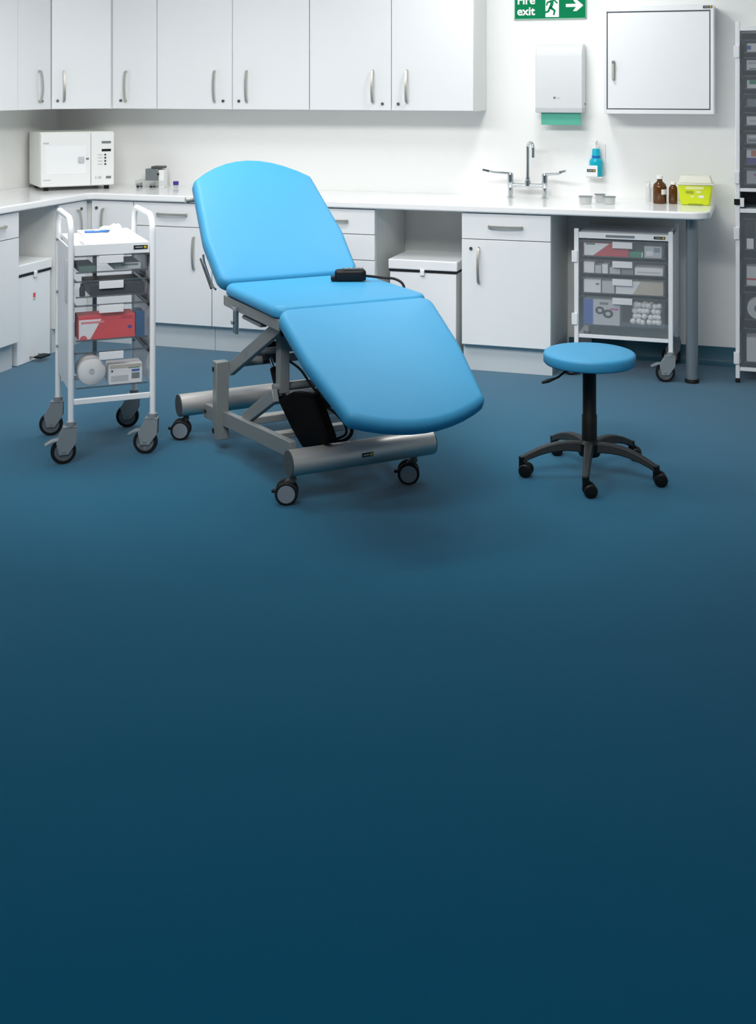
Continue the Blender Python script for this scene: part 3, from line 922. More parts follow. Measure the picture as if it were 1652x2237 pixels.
MB().lathe([(0.010, 0.004), (0.012, 0.0), (0.052, 0.0), (0.058, 0.008), (0.058, 0.09), (0.052, 0.098), (0.01, 0.098)], (0, 0, 0), 32, 'y').obj('roll', M_COTTON, t, smooth=60)
MB().lathe([(0.009, -0.001), (0.009, 0.003)], (0, 0, 0), 16, 'y').obj('core', M_PALEGREY, t)
carton('dressing_carton', 'white dressing carton with green and blue print in the lowest tray', 'carton', F1, TX0 + 0.135, 0.016, zf[3], 0.138, 0.09, 0.082, M_LABEL, TLR, None,
       ((0.02, 0.98, 0.80, 0.98, M_BEIGE), (0.58, 0.92, 0.76, 0.96, M_GREENC), (0.68, 0.92, 0.58, 0.70, M_BLUEC), (0.68, 0.92, 0.22, 0.52, M_MIDGREY), (0.06, 0.58, 0.14, 0.44, M_PALEGREY), (0.07, 0.12, 0.62, 0.72, M_NAVY)))

# --- right trolley under the worktop
TR_, W2, D2 = (-0.955, 6.372), 0.490, 0.40
rt = thing('storage_trolley', 'wide white trolley with four clear trays parked under the worktop', 'trolley', (*TR_, 0), 0, 'white tray trolleys')
for x in (0, W2):
    for y in (0, D2):
        bx('post', M_WHITE, rt, x - 0.012, x + 0.012, y - 0.012, y + 0.012, 0.155, 0.783, bevel=0.003)
    bx('side_panel', M_WHITE, rt, x - 0.003, x + 0.003, 0.0125, D2 - 0.0125, 0.215, 0.745)
bx('top_shelf', M_WHITE, rt, 0.0125, W2 - 0.0125, -0.008, D2, 0.733, 0.765, bevel=0.002)
bx('label_strip', M_GREYPL, rt, 0.155, 0.305, -0.0095, -0.0085, 0.742, 0.755)
logo_plate(rt, 0.404, 0.742, 0.058, 0.014, -0.0085)
MB().box(0.0125, W2 - 0.0125, -0.006, 0.010, 0.203, 0.222).box(0.0125, W2 - 0.0125, D2 - 0.01, D2 + 0.006, 0.203, 0.222).obj('crossbar', M_WHITE, rt, bevel=0.002)
bx('back_panel', mat('back_panel_grey', (120, 130, 136), 0.6), rt, 0.013, W2 - 0.013, D2 - 0.006, D2, 0.222, 0.732)
TR2 = ((0.634, 0.088), (0.542, 0.078), (0.438, 0.088), (0.268, 0.158))
for zt, ht in TR2:
    tray(rt, 0.030, 0.010, zt, W2 - 0.060, D2 - 0.03, ht, 0.158, 0.104, 0.034, m=M_CLEAR)
    rn = MB()
    for s in (0.0035, W2 - 0.0225):
        rn.box(s, s + 0.019, 0.02, D2 - 0.02, zt + ht - 0.016, zt + ht - 0.008)
    rn.obj('runner', M_RUNNER, rt)
dd = bx('door', M_PANE, rt, 0.013, W2 - 0.013, -0.011, -0.0085, 0.224, 0.730)
dd['label'] = 'clear plastic front door'
for z in (0.605, 0.272):
    bx('hinge', M_WHITE, dd, -0.024, 0.006, -0.020, -0.0125, z, z + 0.062, bevel=0.002)
for x, y, a in ((0, 0, 180), (W2, 0, 180), (0, D2, 200), (W2, D2, 170)):
    caster(rt, x, y, R(a + 8), 0.05, 0.157, M_GREYPL, brake=(y == 0), trail=0.028)
F2 = Fr(TR_, 0)
zr = [z + 0.0035 for z, _ in TR2]
t = carton('glove_box', 'red and white glove box in the top tray of the right trolley', 'box', F2, 0.036, 0.016, zr[0], 0.236, 0.11, 0.070, M_CRIMSON, 0)
MB().prism([(0.002, 0.003), (0.002, 0.068), (0.135, 0.068), (0.05, 0.003)], 'y', -0.0012, -0.0002).obj('white_panel', M_LABEL, t, smooth=0)
bx('print', M_GREENC, t, 0.01, 0.06, -0.0022, -0.0013, 0.060, 0.068)
carton('small_carton', 'small green carton in the top tray of the right trolley', 'carton', F2, 0.274, 0.018, zr[0], 0.072, 0.06, 0.030, M_GREENC, 0, None, ((0.90, 0.98, 0.1, 0.9, M_LABEL),))
carton('clear_packet', 'pale packet of tubing at the right end of the top tray', 'packet', F2, 0.352, 0.020, zr[0], 0.09, 0.12, 0.062, M_PALEGREY, 0, None, ((0.1, 0.5, 0.2, 0.6, M_LABEL), (0.55, 0.9, 0.5, 0.9, M_GREYPL)))
spots = ((0.036, 0.055, 0.060, M_LABEL, 'white'), (0.096, 0.032, 0.042, M_PALEGREY, 'pale grey'), (0.133, 0.030, 0.050, M_LABEL, 'white'), (0.172, 0.056, 0.034, M_PALEGREY, 'pale grey'), (0.235, 0.060, 0.050, M_GREYPL, 'darker grey'))
nm = ('leftmost', 'second from left', 'third from left', 'fourth from left', 'nearest the long carton')
for (x, w, h, m, cn), n in zip(spots, nm):
    carton('syringe_pack', '%s syringe pack, %s in the right trolley second tray' % (cn, n), 'pack', F2, x, 0.018, zr[1], w, 0.10, h, m, 0, 'syringe packs in the right trolley')
carton('long_carton', 'long white carton at the right of the second tray, right trolley', 'carton', F2, 0.303, 0.018, zr[1], 0.145, 0.12, 0.040, M_LABEL, 0, None, ((0.1, 0.9, 0.3, 0.5, M_PALEGREY),))
carton('dressing_carton', 'white dressing carton at the left of the third tray, right trolley', 'carton', F2, 0.036, 0.018, zr[2], 0.090, 0.12, 0.070, M_LABEL, 0, None, ((0.7, 0.9, 0.6, 0.75, M_MIDGREY),))
carton('dressing_carton', 'small grey dressing carton in the middle of the third tray', 'carton', F2, 0.132, 0.018, zr[2], 0.066, 0.12, 0.066, M_PALEGREY, 0)
t = carton('bandage_carton', 'beige and white bandage carton at the right of the third tray', 'carton', F2, 0.204, 0.016, zr[2], 0.246, 0.12, 0.072, M_BEIGE, 0)
MB().prism([(0.002, 0.002), (0.002, 0.070), (0.13, 0.070), (0.09, 0.002)], 'y', -0.0012, -0.0002).obj('white_panel', M_LABEL, t, smooth=0)
t = carton('mask_box', 'blue and grey mask box with dark printed rings in the lowest tray', 'box', F2, 0.036, 0.016, zr[3], 0.190, 0.12, 0.136, M_PALEGREY, 0, None,
           ((0.0, 0.26, 0.0, 1.0, M_BLUEC), (0.44, 0.68, 0.80, 0.90, M_MIDGREY), (0.74, 0.96, 0.60, 0.68, M_PINK)))
for k, (cx, cz, r) in enumerate(((0.085, 0.078, 0.024), (0.128, 0.062, 0.027))):
    q = MB()
    for n in range(20):
        a0, a1 = 2 * PI * n / 20, 2 * PI * (n + 1) / 20
        q.prism([(cx + r * math.cos(a0), cz + r * 0.85 * math.sin(a0)), (cx + r * math.cos(a1), cz + r * 0.85 * math.sin(a1)), (cx + r * 0.5 * math.cos(a1), cz + r * 0.42 * math.sin(a1)), (cx + r * 0.5 * math.cos(a0), cz + r * 0.42 * math.sin(a0))], 'y', -0.0012, -0.0002)
    q.obj('printed_ring', M_NAVY, t, smooth=0)
cb = MB()
for k in range(46):
    rnd = random.Random(100 + k)
    rr = 0.017
    layer = k // 12
    ix, iy = (k % 12) % 6, (k % 12) // 6
    blob(cb, (0.022 + ix * 0.0245 + rnd.uniform(-.007, .007) + (layer % 2) * 0.008, 0.022 + iy * 0.03 + rnd.uniform(-.003, .006), 0.0195 + layer * 0.029 + rnd.uniform(0, .007)), rr * rnd.uniform(0.85, 1.0), k, 10, 7)
tag(cb.obj('cotton_balls', M_COTTON, smooth=180, loc=F2(0.275, 0.022, zr[3])), 'heap of white cotton balls at the right of the lowest tray', 'cotton balls')['kind'] = 'stuff'

# --- tall rack at the right edge, two clear doors over trays
RK = (-0.133, 6.476)
WR, DR = 0.46, 0.36
rk = thing('tray_rack', 'tall white rack of clear trays cut by the right edge of the photo', 'rack', (*RK, 0), 0)
for x in (0, WR):
    for y in (0, DR):
        p = bx('post', M_WHITE, rk, x - 0.011, x + 0.011, y - 0.011, y + 0.011, 0.022, 1.878, bevel=0.003)
        bx('foot', M_DARK, p, x - 0.012, x + 0.012, y - 0.012, y + 0.012, 0.0, 0.0215, bevel=0.003)
    bx('side_panel', M_WHITE, rk, x - 0.003, x + 0.003, 0.0115, DR - 0.0115, 0.06, 1.86)
bars = MB()
for z0, z1 in ((1.83, 1.856), (0.994, 1.012), (0.884, 0.906), (0.062, 0.080)):
    bars.box(0.0115, WR - 0.0115, -0.009, 0.012, z0, z1)
bars.obj('crossbar', M_WHITE, rk, bevel=0.002)
bx('back_panel', mat('rack_back_grey', (92, 102, 108), 0.6), rk, 0.0115, WR - 0.0115, DR - 0.006, DR, 0.062, 1.83)
bx('top_panel', M_WHITE, rk, 0.0115, WR - 0.0115, 0.0125, DR, 1.842, 1.852)
bx('inner_shelf', mat('rack_shelf_grey', (110, 120, 124), 0.5), rk, 0.0115, WR - 0.0115, 0.0125, DR - 0.007, 0.906, 0.912)
for z0, z1, hz in ((1.014, 1.828, (1.69, 1.035)), (0.082, 0.882, (0.745, 0.098))):
    d = bx('door', M_PANE, rk, 0.013, WR - 0.013, -0.012, -0.0095, z0, z1)
    for z in hz:
        bx('hinge', M_WHITE, d, -0.020, 0.008, -0.020, -0.0125, z, z + 0.063, bevel=0.002)
lk = bx('lock_block', M_BLACK, rk, -0.018, 0.010, -0.018, -0.0115, 0.925, 0.956, bevel=0.002)
bx('lock_plate', M_PLASTIC, lk, 0.012, 0.032, -0.016, -0.009, 0.915, 0.962, bevel=0.001)
RT = ((1.715, 0.070), (1.622, 0.070), (1.526, 0.072), (1.432, 0.072), (1.335, 0.072), (1.240, 0.072), (1.133, 0.088), (1.030, 0.085),
      (0.690, 0.165), (0.500, 0.150), (0.325, 0.150), (0.105, 0.180))
for zt, ht in RT:
    tray(rk, 0.036, 0.008, zt, WR - 0.072, DR - 0.03, ht, 0.15, 0.11, 0.030, m=M_SMOKE)
    rn = MB()
    for s in (0.0035, WR - 0.028):
        rn.box(s, s + 0.0245, 0.02, DR - 0.02, zt + ht - 0.02, zt + ht - 0.008)
    rn.obj('runner', M_NAVY, rk)
F3 = Fr(RK, 0)
TX = 0.040
def rz_(i):
    return RT[i][0] + 0.0035
g = 'packs in the tall rack'
carton('drug_carton', 'white carton with blue corner in the topmost tray of the tall rack', 'carton', F3, TX + .006, .014, rz_(0), .14, .10, .046, M_LABEL, 0, g, ((0.0, 0.14, 0.3, 0.75, M_BLUEC), (0.3, 0.9, 0.5, 0.6, M_PALEGREY)))
carton('drug_carton', 'pale grey carton in the second tray from the top of the rack', 'carton', F3, TX + .004, .014, rz_(1), .14, .10, .052, M_LABEL, 0, g, ((0.05, 0.95, 0.6, 0.85, M_PALEGREY), (0.1, 0.95, 0.1, 0.2, M_MIDGREY)))
carton('drug_carton', 'carton with green top half in the third tray of the tall rack', 'carton', F3, TX + .006, .014, rz_(2), .14, .10, .044, M_LABEL, 0, g, ((0.08, 1.0, 0.52, 0.98, M_GREENC),))
carton('drug_carton', 'dull grey carton in the fourth tray of the tall rack', 'carton', F3, TX + .006, .02, rz_(3), .14, .10, .040, M_GREYPL, 0, g, ((0.3, 0.8, 0.5, 0.7, M_PALEGREY),))
carton('drug_carton', 'white carton with grey line in the fifth tray of the tall rack', 'carton', F3, TX + .004, .014, rz_(4), .14, .10, .046, M_LABEL, 0, g, ((0.1, 0.95, 0.4, 0.6, M_PALEGREY),))
carton('drug_carton', 'two-tone grey carton in the sixth tray of the tall rack', 'carton', F3, TX + .004, .014, rz_(5), .14, .10, .046, M_PALEGREY, 0, g, ((0.05, 0.4, 0.2, 0.5, M_GREYPL), (0.1, 0.9, 0.7, 0.9, M_LABEL)))
carton('drug_carton', 'white carton with orange mark and purple base in the seventh rack tray', 'carton', F3, TX + .004, .014, rz_(6), .14, .10, .080, M_LABEL, 0, g, ((0.0, 1.0, 0.0, 0.42, M_PURPLE), (0.16, 0.34, 0.5, 0.9, M_ORANGE)))
carton('drug_carton', 'pale carton with pink print in the lowest tray of the rack top half', 'carton', F3, TX + .004, .014, rz_(7), .14, .10, .068, M_PALEGREY, 0, g, ((0.25, 0.95, 0.62, 0.8, M_PINK), (0.3, 0.8, 0.42, 0.5, M_PINK)))
carton('saline_pack', 'tall white pack in the upper tray of the rack bottom half', 'pack', F3, TX + .050, .03, rz_(8), .10, .10, .135, M_LABEL, 0, g, ((0.45, 0.95, 0.45, 0.6, M_GREYPL),))
carton('saline_pack', 'short white pack in front of the tall pack in the rack', 'pack', F3, TX + .004, .010, rz_(8), .035, .014, .055, M_LABEL, 0, g)
carton('swab_carton', 'white carton with a red stripe in the rack bottom half', 'carton', F3, TX + .004, .014, rz_(9), .15, .10, .100, M_LABEL, 0, g, ((0.0, 1.0, 0.30, 0.40, M_REDST), (0.8, 1.0, 0.55, 0.75, M_BLUEC)))
t = thing('tape_roll', 'white tape roll standing on edge in the tall rack', 'roll', F3(TX + .062, .02, rz_(10) + 0.0565), 0)
q = MB()
q.lathe([(0.022, 0.0), (0.055, 0.0), (0.056, 0.004), (0.056, 0.05), (0.022, 0.05)], (0, 0, 0), 28, 'y')
q.obj('tape', M_PAPER, t)
MB().lathe([(0.021, -0.001), (0.021, 0.049)], (0, 0, 0), 20, 'y').obj('core', M_GREYPL, t)
carton('pad_carton', 'large pale carton in the bottom tray of the tall rack', 'carton', F3, TX + .004, .014, rz_(11), .16, .12, .125, M_LABEL, 0, g)

# ------------------------------------------------------------------ examination couch
CO, CR = (-1.459, 4.293), 44.5
cc = thing('examination_couch', 'large blue upholstered three-section examination couch on a grey wheeled base', 'couch', (*CO, 0), CR)


def rounded(pts, n=7):
    """closed outline from (u, v, radius) corners"""
    out = []
    m = len(pts)
    for i in range(m):
        p = Vector(pts[i][:2])
        r = pts[i][2]
        a = (Vector(pts[i - 1][:2]) - p)
        b = (Vector(pts[(i + 1) % m][:2]) - p)
        if r <= 0:
            out.append(tuple(p))
            continue
        a.normalize()
        b.normalize()
        half = math.acos(max(-1, min(1, a.dot(b)))) / 2
        dist = r / math.tan(half)
        c = p + (a + b).normalized() * (r / math.sin(half))
        s, e = p + a * dist - c, p + b * dist - c
        a0, a1 = math.atan2(s.y, s.x), math.atan2(e.y, e.x)
        da = (a1 - a0 + PI) % (2 * PI) - PI
        for k in range(n + 1):
            q = a0 + da * k / n
            out.append((c.x + r * math.cos(q), c.y + r * math.sin(q)))
    return out


def densify(poly, step=0.03):
    out = []
    for i in range(len(poly)):
        a, b = Vector(poly[i]), Vector(poly[(i + 1) % len(poly)])
        k = max(1, int((b - a).length / step))
        for j in range(k):
            out.append(tuple(a + (b - a) * j / k))
    return out


def plane(o, dv, dn):
    """maps pad coordinates (across, along, up) into the couch frame: o = (b, z) origin, dv along, dn outward"""
    def f(u, v, h):
        return (u, o[0] + v * dv[0] + h * dn[0], o[1] + v * dv[1] + h * dn[1])
    return f


def unit(x, y):
    l = math.hypot(x, y)
    return (x / l, y / l)


def arc_pts(w, v0, rise, n=9):
    """points of a shallow arc from (w, v0) to (-w, v0), rising by rise in the middle"""
    pts = []
    for k in range(n):
        t = 1 - 2 * k / (n - 1)
        pts.append((w * t, v0 + rise * (1 - t * t), 0))
    return pts


# backrest
dv = unit(0.468, 0.402)
dn = (-dv[1], dv[0])
ot = [(-0.318, 0.0, 0.05), (0.326, 0.0, 0.05)] + [(0.334, 0.25, 0.3)]
arc = arc_pts(0.292, 0.617, 0.126, 11)
arc[0] = (*arc[0][:2], 0.03)
arc[-1] = (*arc[-1][:2], 0.03)
ot += arc + [(-0.330, 0.25, 0.3)]
back = MB().pad(densify(rounded(ot)), 0.075, 0.026, 0.008, plane((0.690, 0.722), dv, dn)).obj('backrest', M_VINYL, cc, smooth=80)
bk = MB().pad(densify(rounded([(-0.25, 0.10, 0.04), (0.25, 0.10, 0.04), (0.24, 0.56, 0.05), (-0.24, 0.56, 0.05)])), 0.03, 0.008, 0.001, plane((0.690 - dn[0] * 0.074, 0.722 - dn[1] * 0.074), dv, dn))
bk.obj('back_cover', M_PIPE, back, smooth=80)
# seat
ot = [(-0.321, 0.0, 0.05), (0.333, 0.0, 0.05), (0.326, 0.615, 0.05), (-0.318, 0.615, 0.05)]
MB().pad(densify(rounded(ot)), 0.054, 0.024, 0.006, plane((0.072, 0.722), (1, 0), (0, 1))).obj('seat', M_VINYL, cc, smooth=80)
# leg rest, tilted down to the foot end
dv = unit(-0.532, -0.296)
dn = (dv[1] * 1.0, -dv[0] * 1.0)
ot = [(0.335, 0.0, 0.05), (-0.321, 0.0, 0.05)] + [(-0.308, 0.30, 0.4)]
arc = [(p[0] + 0.012, p[1], p[2]) for p in arc_pts(-0.272, 0.586, 0.078, 11)]
arc[0] = (*arc[0][:2], 0.035)
arc[-1] = (*arc[-1][:2], 0.035)
ot += arc + [(0.326, 0.30, 0.4)]
def leg_plane(u, v, h):
    return (u, 0.066 + v * dv[0] - h * abs(dv[1]) * 1.0, 0.722 + v * dv[1] + h * abs(dv[0]))
MB().pad(densify(rounded(ot)), 0.068, 0.026, 0.008, leg_plane).obj('leg_rest', M_VINYL, cc, smooth=80)
# pad frames
fr = MB()
for a in (-0.296, 0.296):
    fr.bar((a, 0.700, 0.640), (a, 0.075, 0.645), 0.026, 0.044)
fr.bar((-0.283, 0.685, 0.640), (0.283, 0.685, 0.640), 0.03, 0.04).bar((-0.283, 0.09, 0.645), (0.283, 0.09, 0.645), 0.03, 0.04)
sf = fr.obj('seat_frame', M_STEEL, cc, bevel=0.003)
for a in (-0.296, 0.296):
    bx('end_plug', M_BLACK, sf, a - 0.012, a + 0.012, 0.7005, 0.708, 0.620, 0.660, bevel=0.002)
    bx('end_plug', M_BLACK, sf, a - 0.012, a + 0.012, 0.062, 0.0745, 0.625, 0.665, bevel=0.002)
br = MB()
for a in (-0.2, 0.2):
    br.bar((a, 0.71 - dn[0] * 0 + 0.06, 0.66), (a, 1.05, 0.90), 0.03, 0.03)
br.obj('backrest_frame', M_STEEL, cc, bevel=0.002)
lr = MB()
for a in (-0.2, 0.2):
    lr.bar((a, 0.085, 0.635), (a, -0.33, 0.405), 0.03, 0.03)
lr.obj('leg_rest_frame', M_STEEL, cc, bevel=0.002)
# chromed paper-roll rail beside the backrest and its end knob
MB().sweep(smoothpath([(-0.320, 0.945, 0.800), (-0.328, 0.90, 0.767), (-0.328, 0.80, 0.692), (-0.320, 0.775, 0.675)], 5), 0.005, 10).obj('side_rail', M_CHROME, cc)
MB().sweep([(-0.336, 0.935, 0.786), (-0.336, 0.79, 0.678)], 0.0045, 8).obj('side_rail', M_BLACK, cc)
MB().cyl((-0.26, 1.175, 1.022), (-0.328, 1.175, 1.022), 0.010).cyl((-0.312, 1.175, 1.022), (-0.329, 1.175, 1.022), 0.014).obj('knob', M_SATIN, cc)
# chrome clamp rods hanging from the seat frame
MB().cyl((-0.312, 0.565, 0.635), (-0.312, 0.565, 0.528), 0.005, seg=10).cyl((-0.312, 0.535, 0.635), (-0.312, 0.535, 0.53), 0.009, seg=12).cyl((-0.325, 0.565, 0.572), (-0.300, 0.565, 0.572), 0.008, seg=10).box(-0.318, -0.300, 0.52, 0.58, 0.622, 0.64).obj('accessory_clamp', M_CHROME, cc)
bx('clamp_bracket', M_STEEL, cc, -0.30, -0.27, 0.30, 0.505, 0.597, 0.6105, bevel=0.003)
# base: two round cross tubes, two side rails
RB = 0.048
fb = MB().cyl((-0.299, 0, 0.150), (0.299, 0, 0.150), RB, seg=36).obj('front_beam', M_ALU, cc, smooth=40)
rb = MB().cyl((-0.428, 0.950, 0.150), (0.428, 0.950, 0.150), RB, seg=36).obj('rear_beam', M_ALU, cc, smooth=40)
for bm_, hw, y in ((fb, 0.299, 0.0), (rb, 0.428, 0.95)):
    for s in (-1, 1):
        MB().cyl((s * hw, y, 0.150), (s * (hw + 0.004), y, 0.150), RB - 0.001, seg=36).obj('end_cap', M_CAP, bm_)
pl = logo_plate(fb, -0.022, 0.146, 0.046, 0.016, -0.0475)
for s in (-1, 1):
    o = MB().bar((s * 0.312, 0.925, 0.125), (s * 0.268, 0.035, 0.186), 0.028, 0.062).obj('side_beam', M_STEEL, cc, bevel=0.003)
    if s < 0:
        bx('name_plate', M_LOGO, o, -0.3285, -0.327, 0.885, 0.912, 0.121, 0.133)
# lift: rear posts, upper and lower parallel arms, moving posts, cross tubes
for s in (-1, 1):
    a = s * 0.315
    p = bx('rear_post', M_STEEL, cc, a - 0.028, a + 0.028, 0.700, 0.750, 0.052, 0.380, bevel=0.003)
    for z in (0.345, 0.085):
        bx('pivot_bolt', M_DARK, p, a + s * 0.0285 - 0.003, a + s * 0.0285 + 0.003, 0.730, 0.746, z - 0.009, z + 0.009)
    a2 = s * 0.272
    MB().bar((a2 + s * 0.004, 0.705, 0.345), (a2, 0.100, 0.655), 0.022, 0.054).obj('upper_arm', M_STEEL, cc, bevel=0.003)
    MB().bar((a2, 0.545, 0.172), (a2, 0.205, 0.350), 0.024, 0.050).obj('lower_arm', M_STEEL, cc, bevel=0.003)
    bx('front_post', M_STEEL, cc, s * 0.220 - 0.02, s * 0.220 + 0.02, 0.235, 0.285, 0.345, 0.640, bevel=0.003)
    MB().cyl((a2 - s * 0.02, 0.105, 0.607), (a2 + s * 0.022, 0.105, 0.607), 0.009).obj('pivot_bolt', M_DARK, cc)
MB().cyl((-0.285, 0.60, 0.395), (0.285, 0.60, 0.395), 0.018).cyl((-0.26, 0.26, 0.365), (0.26, 0.26, 0.365), 0.016).cyl((-0.27, 0.50, 0.455), (0.27, 0.50, 0.455), 0.013).obj('cross_tube', M_STEEL, cc)
MB().bar((-0.3, 0.60, 0.150), (0.3, 0.60, 0.150), 0.05, 0.03).bar((-0.28, 0.30, 0.165), (0.28, 0.30, 0.165), 0.04, 0.025).obj('base_crossbar', M_ALU, cc, bevel=0.003)
# actuator: clevis on the cross tube, rod, black motor housing
ac = MB().prism([(0.463, 0.262), (0.300, 0.330), (0.110, 0.362), (-0.030, 0.240), (-0.035, 0.215), (0.10, 0.165), (0.20, 0.136), (0.30, 0.175)], 'x', -0.165, -0.118).obj('lift_motor', mat('matt_black_motor', (6, 6, 7), 0.7, spec=0.12), cc, bevel=0.010, seg=3)
MB().cyl((-0.150, 0.440, 0.270), (-0.150, 0.530, 0.372), 0.022, 0.018).obj('motor_neck', M_BLACK, ac)
MB().cyl((-0.150, 0.515, 0.355), (-0.150, 0.60, 0.43), 0.009).obj('push_rod', M_CHROME, ac)
MB().prism([(0.56, 0.40), (0.60, 0.375), (0.65, 0.40), (0.66, 0.45), (0.60, 0.47)], 'x', -0.180, -0.110).obj('clevis', M_DARK, ac, bevel=0.004)
# looped cables between the motor and the front beam
cab = MB()
cab.sweep(smoothpath([(-0.12, 0.13, 0.345), (-0.08, 0.08, 0.330), (-0.03, 0.06, 0.27), (-0.02, 0.05, 0.215), (-0.05, 0.06, 0.185), (-0.09, 0.09, 0.18)], 7), 0.007, 8)
cab.sweep(smoothpath([(-0.12, 0.10, 0.320), (-0.09, 0.06, 0.300), (-0.055, 0.04, 0.255), (-0.05, 0.04, 0.215), (-0.08, 0.07, 0.19)], 7), 0.005, 8)
cab.sweep(smoothpath([(-0.20, 0.28, 0.47), (-0.17, 0.20, 0.44), (-0.15, 0.14, 0.39), (-0.12, 0.11, 0.35)], 7), 0.005, 8)
cab.obj('motor_cable', M_DARK, cc)
MB().lathe([(0.035, -0.02), (0.04, -0.01), (0.04, 0.05), (0.03, 0.06)], (-0.09, 0.11, 0.345), 20, 'y').obj('cable_gland', M_DARK, cc)


def twin_caster(parent, x, y, rw, ang, top):
    c = MB()
    c.cyl((0, 0, rw * 2 - 0.004), (0, 0, top), 0.012, seg=14)
    c.prism([(-0.016, rw * 2.15), (0.016, rw * 2.2), (0.034, rw * 1.75), (0.036, rw * 0.9), (0.02, rw * 0.8), (0.0, rw * 1.7)], 'y', -0.010, 0.010)
    o = c.obj('caster', M_CAP, parent, loc=(x, y, 0), rot=(0, 0, ang), bevel=0.002)
    for s in (-1, 1):
        w = MB().lathe([(rw - 0.012, 0.0105), (rw - 0.003, 0.011), (rw, 0.014), (rw, 0.026), (rw - 0.004, 0.029), (rw - 0.010, 0.0295)], (0.022, 0, rw), 28, 'y')
        if s < 0:
            for v in w.bm.verts:
                v.co.y *= -1
        ww = w.obj('wheel', M_DARK, o, smooth=30)
        MB().cyl((0.022, s * 0.0295, rw), (0.022, s * 0.031, rw), rw - 0.010, seg=26).obj('disc', M_WHEELC, ww)
    bx('brake_tab', M_DARK, o, 0.05, 0.078, -0.008, 0.008, rw * 0.95, rw * 1.2, bevel=0.002)
    return o


CA = R(-CR + 18 + 180)
for x, y in ((-0.285, 0.0), (0.225, 0.0), (-0.395, 0.955), (0.39, 0.955)):
    twin_caster(cc, x, y, 0.0425, CA, 0.112)

# hand control lying on the seat, cable running off its far side
FC = Fr(CO, CR)
t = thing('hand_control', 'black hand control with cable lying on the blue couch seat', 'hand control', FC(0.168, 0.462, 0.7225), CR - 20)
MB().pad(densify(rounded([(-0.066, -0.022, 0.014), (0.066, -0.026, 0.018), (0.066, 0.026, 0.018), (-0.066, 0.022, 0.014)]), 0.015), 0.050, 0.014, 0.002, lambda u, v, h: (u, v, 0.051 + h)).obj('body', M_BLACK, t, smooth=60)
kp = bx('keypad', mat('keypad_grey', (70, 76, 80), 0.5), t, -0.030, 0.055, -0.017, 0.017, 0.0485, 0.0525, bevel=0.001)
for k in range(4):
    for s in (-1, 1):
        bx('key', M_GREYPL, kp, -0.022 + k * 0.02, -0.012 + k * 0.02, s * 0.008 - 0.004, s * 0.008 + 0.004, 0.0526, 0.0545, bevel=0.001)
bx('hook', M_BLACK, t, -0.082, -0.060, -0.018, 0.018, 0.002, 0.022, bevel=0.004)
MB().sweep(smoothpath([(0.062, 0.0, 0.020), (0.10, 0.012, 0.014), (0.145, 0.01, 0.008), (0.19, -0.015, 0.006), (0.222, -0.04, -0.02), (0.225, -0.05, -0.10)], 7), 0.0055, 10).obj('cable', M_DARK, t)

# ------------------------------------------------------------------ stool
SC = (-0.664, 4.770)
st = thing('swivel_stool', 'round blue swivel stool on a black five-star wheeled base', 'stool', (*SC, 0))
MB().lathe([(0.0, 0.438), (0.165, 0.438), (0.177, 0.441), (0.182, 0.447), (0.182, 0.474), (0.1805, 0.480), (0.176, 0.4845), (0.168, 0.4875), (0.09, 0.4905), (0.0, 0.491)], (0, 0, 0), 56).obj('seat', M_VINYL, st, smooth=60)
bx('seat_plate', M_BLACK, st, -0.07, 0.07, -0.07, 0.07, 0.424, 0.4375, bevel=0.003)
MB().lathe([(0.030, 0.10), (0.030, 0.235), (0.027, 0.24), (0.027, 0.41), (0.032, 0.4235)]).obj('column', M_BLACK, st)
MB().lathe([(0.040, 0.075), (0.044, 0.085), (0.044, 0.125), (0.032, 0.137)]).obj('hub', M_BLACK, st)
c18, s18 = math.cos(R(18)), math.sin(R(18))
def camdir(a, b, z):
    return (a * c18 - b * s18, a * s18 + b * c18, z)
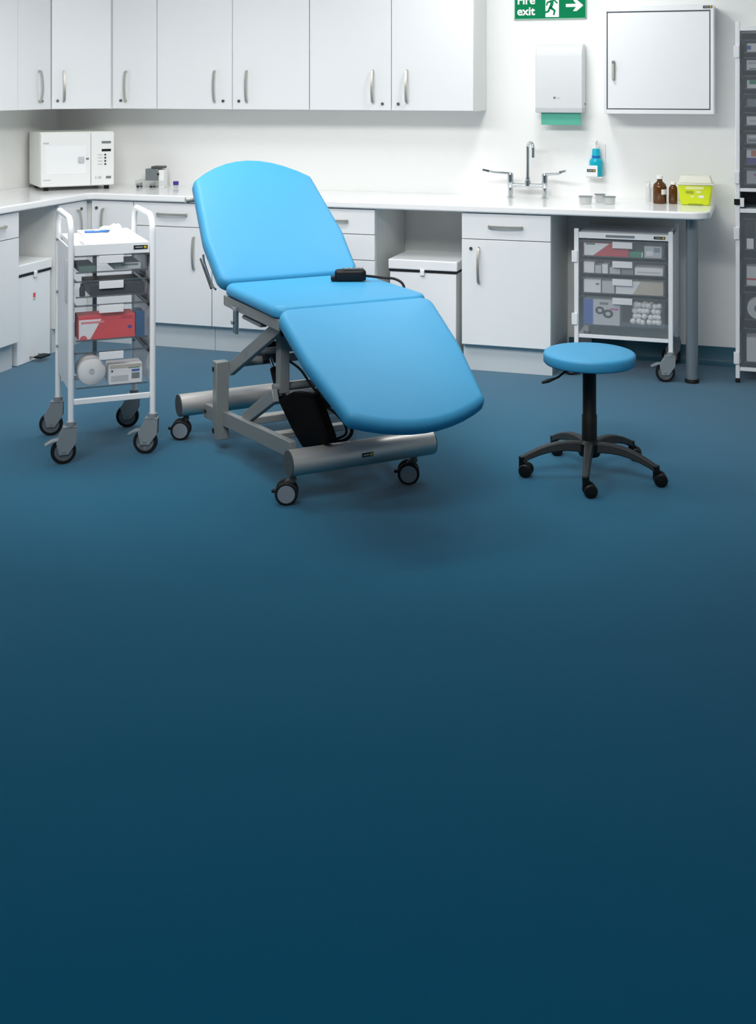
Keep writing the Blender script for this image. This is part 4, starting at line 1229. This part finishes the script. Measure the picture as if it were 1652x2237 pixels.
MB().sweep(smoothpath([camdir(-0.05, 0, 0.418), camdir(-0.095, -0.005, 0.408), camdir(-0.125, -0.01, 0.388), camdir(-0.145, -0.012, 0.380)], 5), 0.0045, 8).sweep([camdir(-0.140, -0.012, 0.382), camdir(-0.168, -0.014, 0.373), camdir(-0.192, -0.016, 0.367)], [0.005, 0.008, 0.005], 10).obj('height_lever', M_BLACK, st)
for k in range(5):
    a = R(-85 + 72 * k)
    dx, dy = math.cos(a), math.sin(a)
    ar = MB()
    prev = None
    N = 7
    secs = []
    for i in range(N + 1):
        f = i / N
        r = 0.02 + f * (0.278 - 0.02)
        ztop = 0.128 - 0.052 * f * f + 0.012 * math.sin(f * PI) - 0.0
        hh = 0.040 - 0.014 * f
        w = 0.042 - 0.016 * f
        secs.append((r, ztop, hh, w))
    vs = []
    for r, zt, hh, w in secs:
        px, py = -dy, dx
        vs.append([ar.bm.verts.new((dx * r + px * q, dy * r + py * q, z)) for q, z in ((-w / 2, zt - hh), (w / 2, zt - hh), (w / 2 * 0.8, zt), (-w / 2 * 0.8, zt))])
    for A, B in zip(vs, vs[1:]):
        for q in range(4):
            ar.face([A[q], A[(q + 1) % 4], B[(q + 1) % 4], B[q]])
    ar.face(vs[0][::-1])
    ar.face(vs[-1])
    arm = ar.obj('base_arm', mat('black_nylon', (44, 48, 50), 0.5, spec=0.4), st, bevel=0.005, seg=3)
    cx, cy = dx * 0.272, dy * 0.272
    cs = MB().cyl((0, 0, 0.045), (0, 0, 0.078), 0.012, 0.014).prism([(-0.012, 0.060), (0.014, 0.062), (0.034, 0.044), (0.036, 0.020), (0.020, 0.012), (-0.012, 0.024)], 'y', -0.0085, 0.0085).obj('caster', M_BLACK, st, loc=(cx, cy, 0), rot=(0, 0, R(20 - 6 * k)), bevel=0.003)
    for s in (-1, 1):
        w = MB().lathe([(0.016, 0.010), (0.024, 0.010), (0.026, 0.014), (0.026, 0.022), (0.022, 0.027), (0.012, 0.029)], (0.016, 0, 0.026), 22, 'y')
        if s < 0:
            for v in w.bm.verts:
                v.co.y *= -1
        w.obj('wheel', M_BLACK, cs, smooth=40)
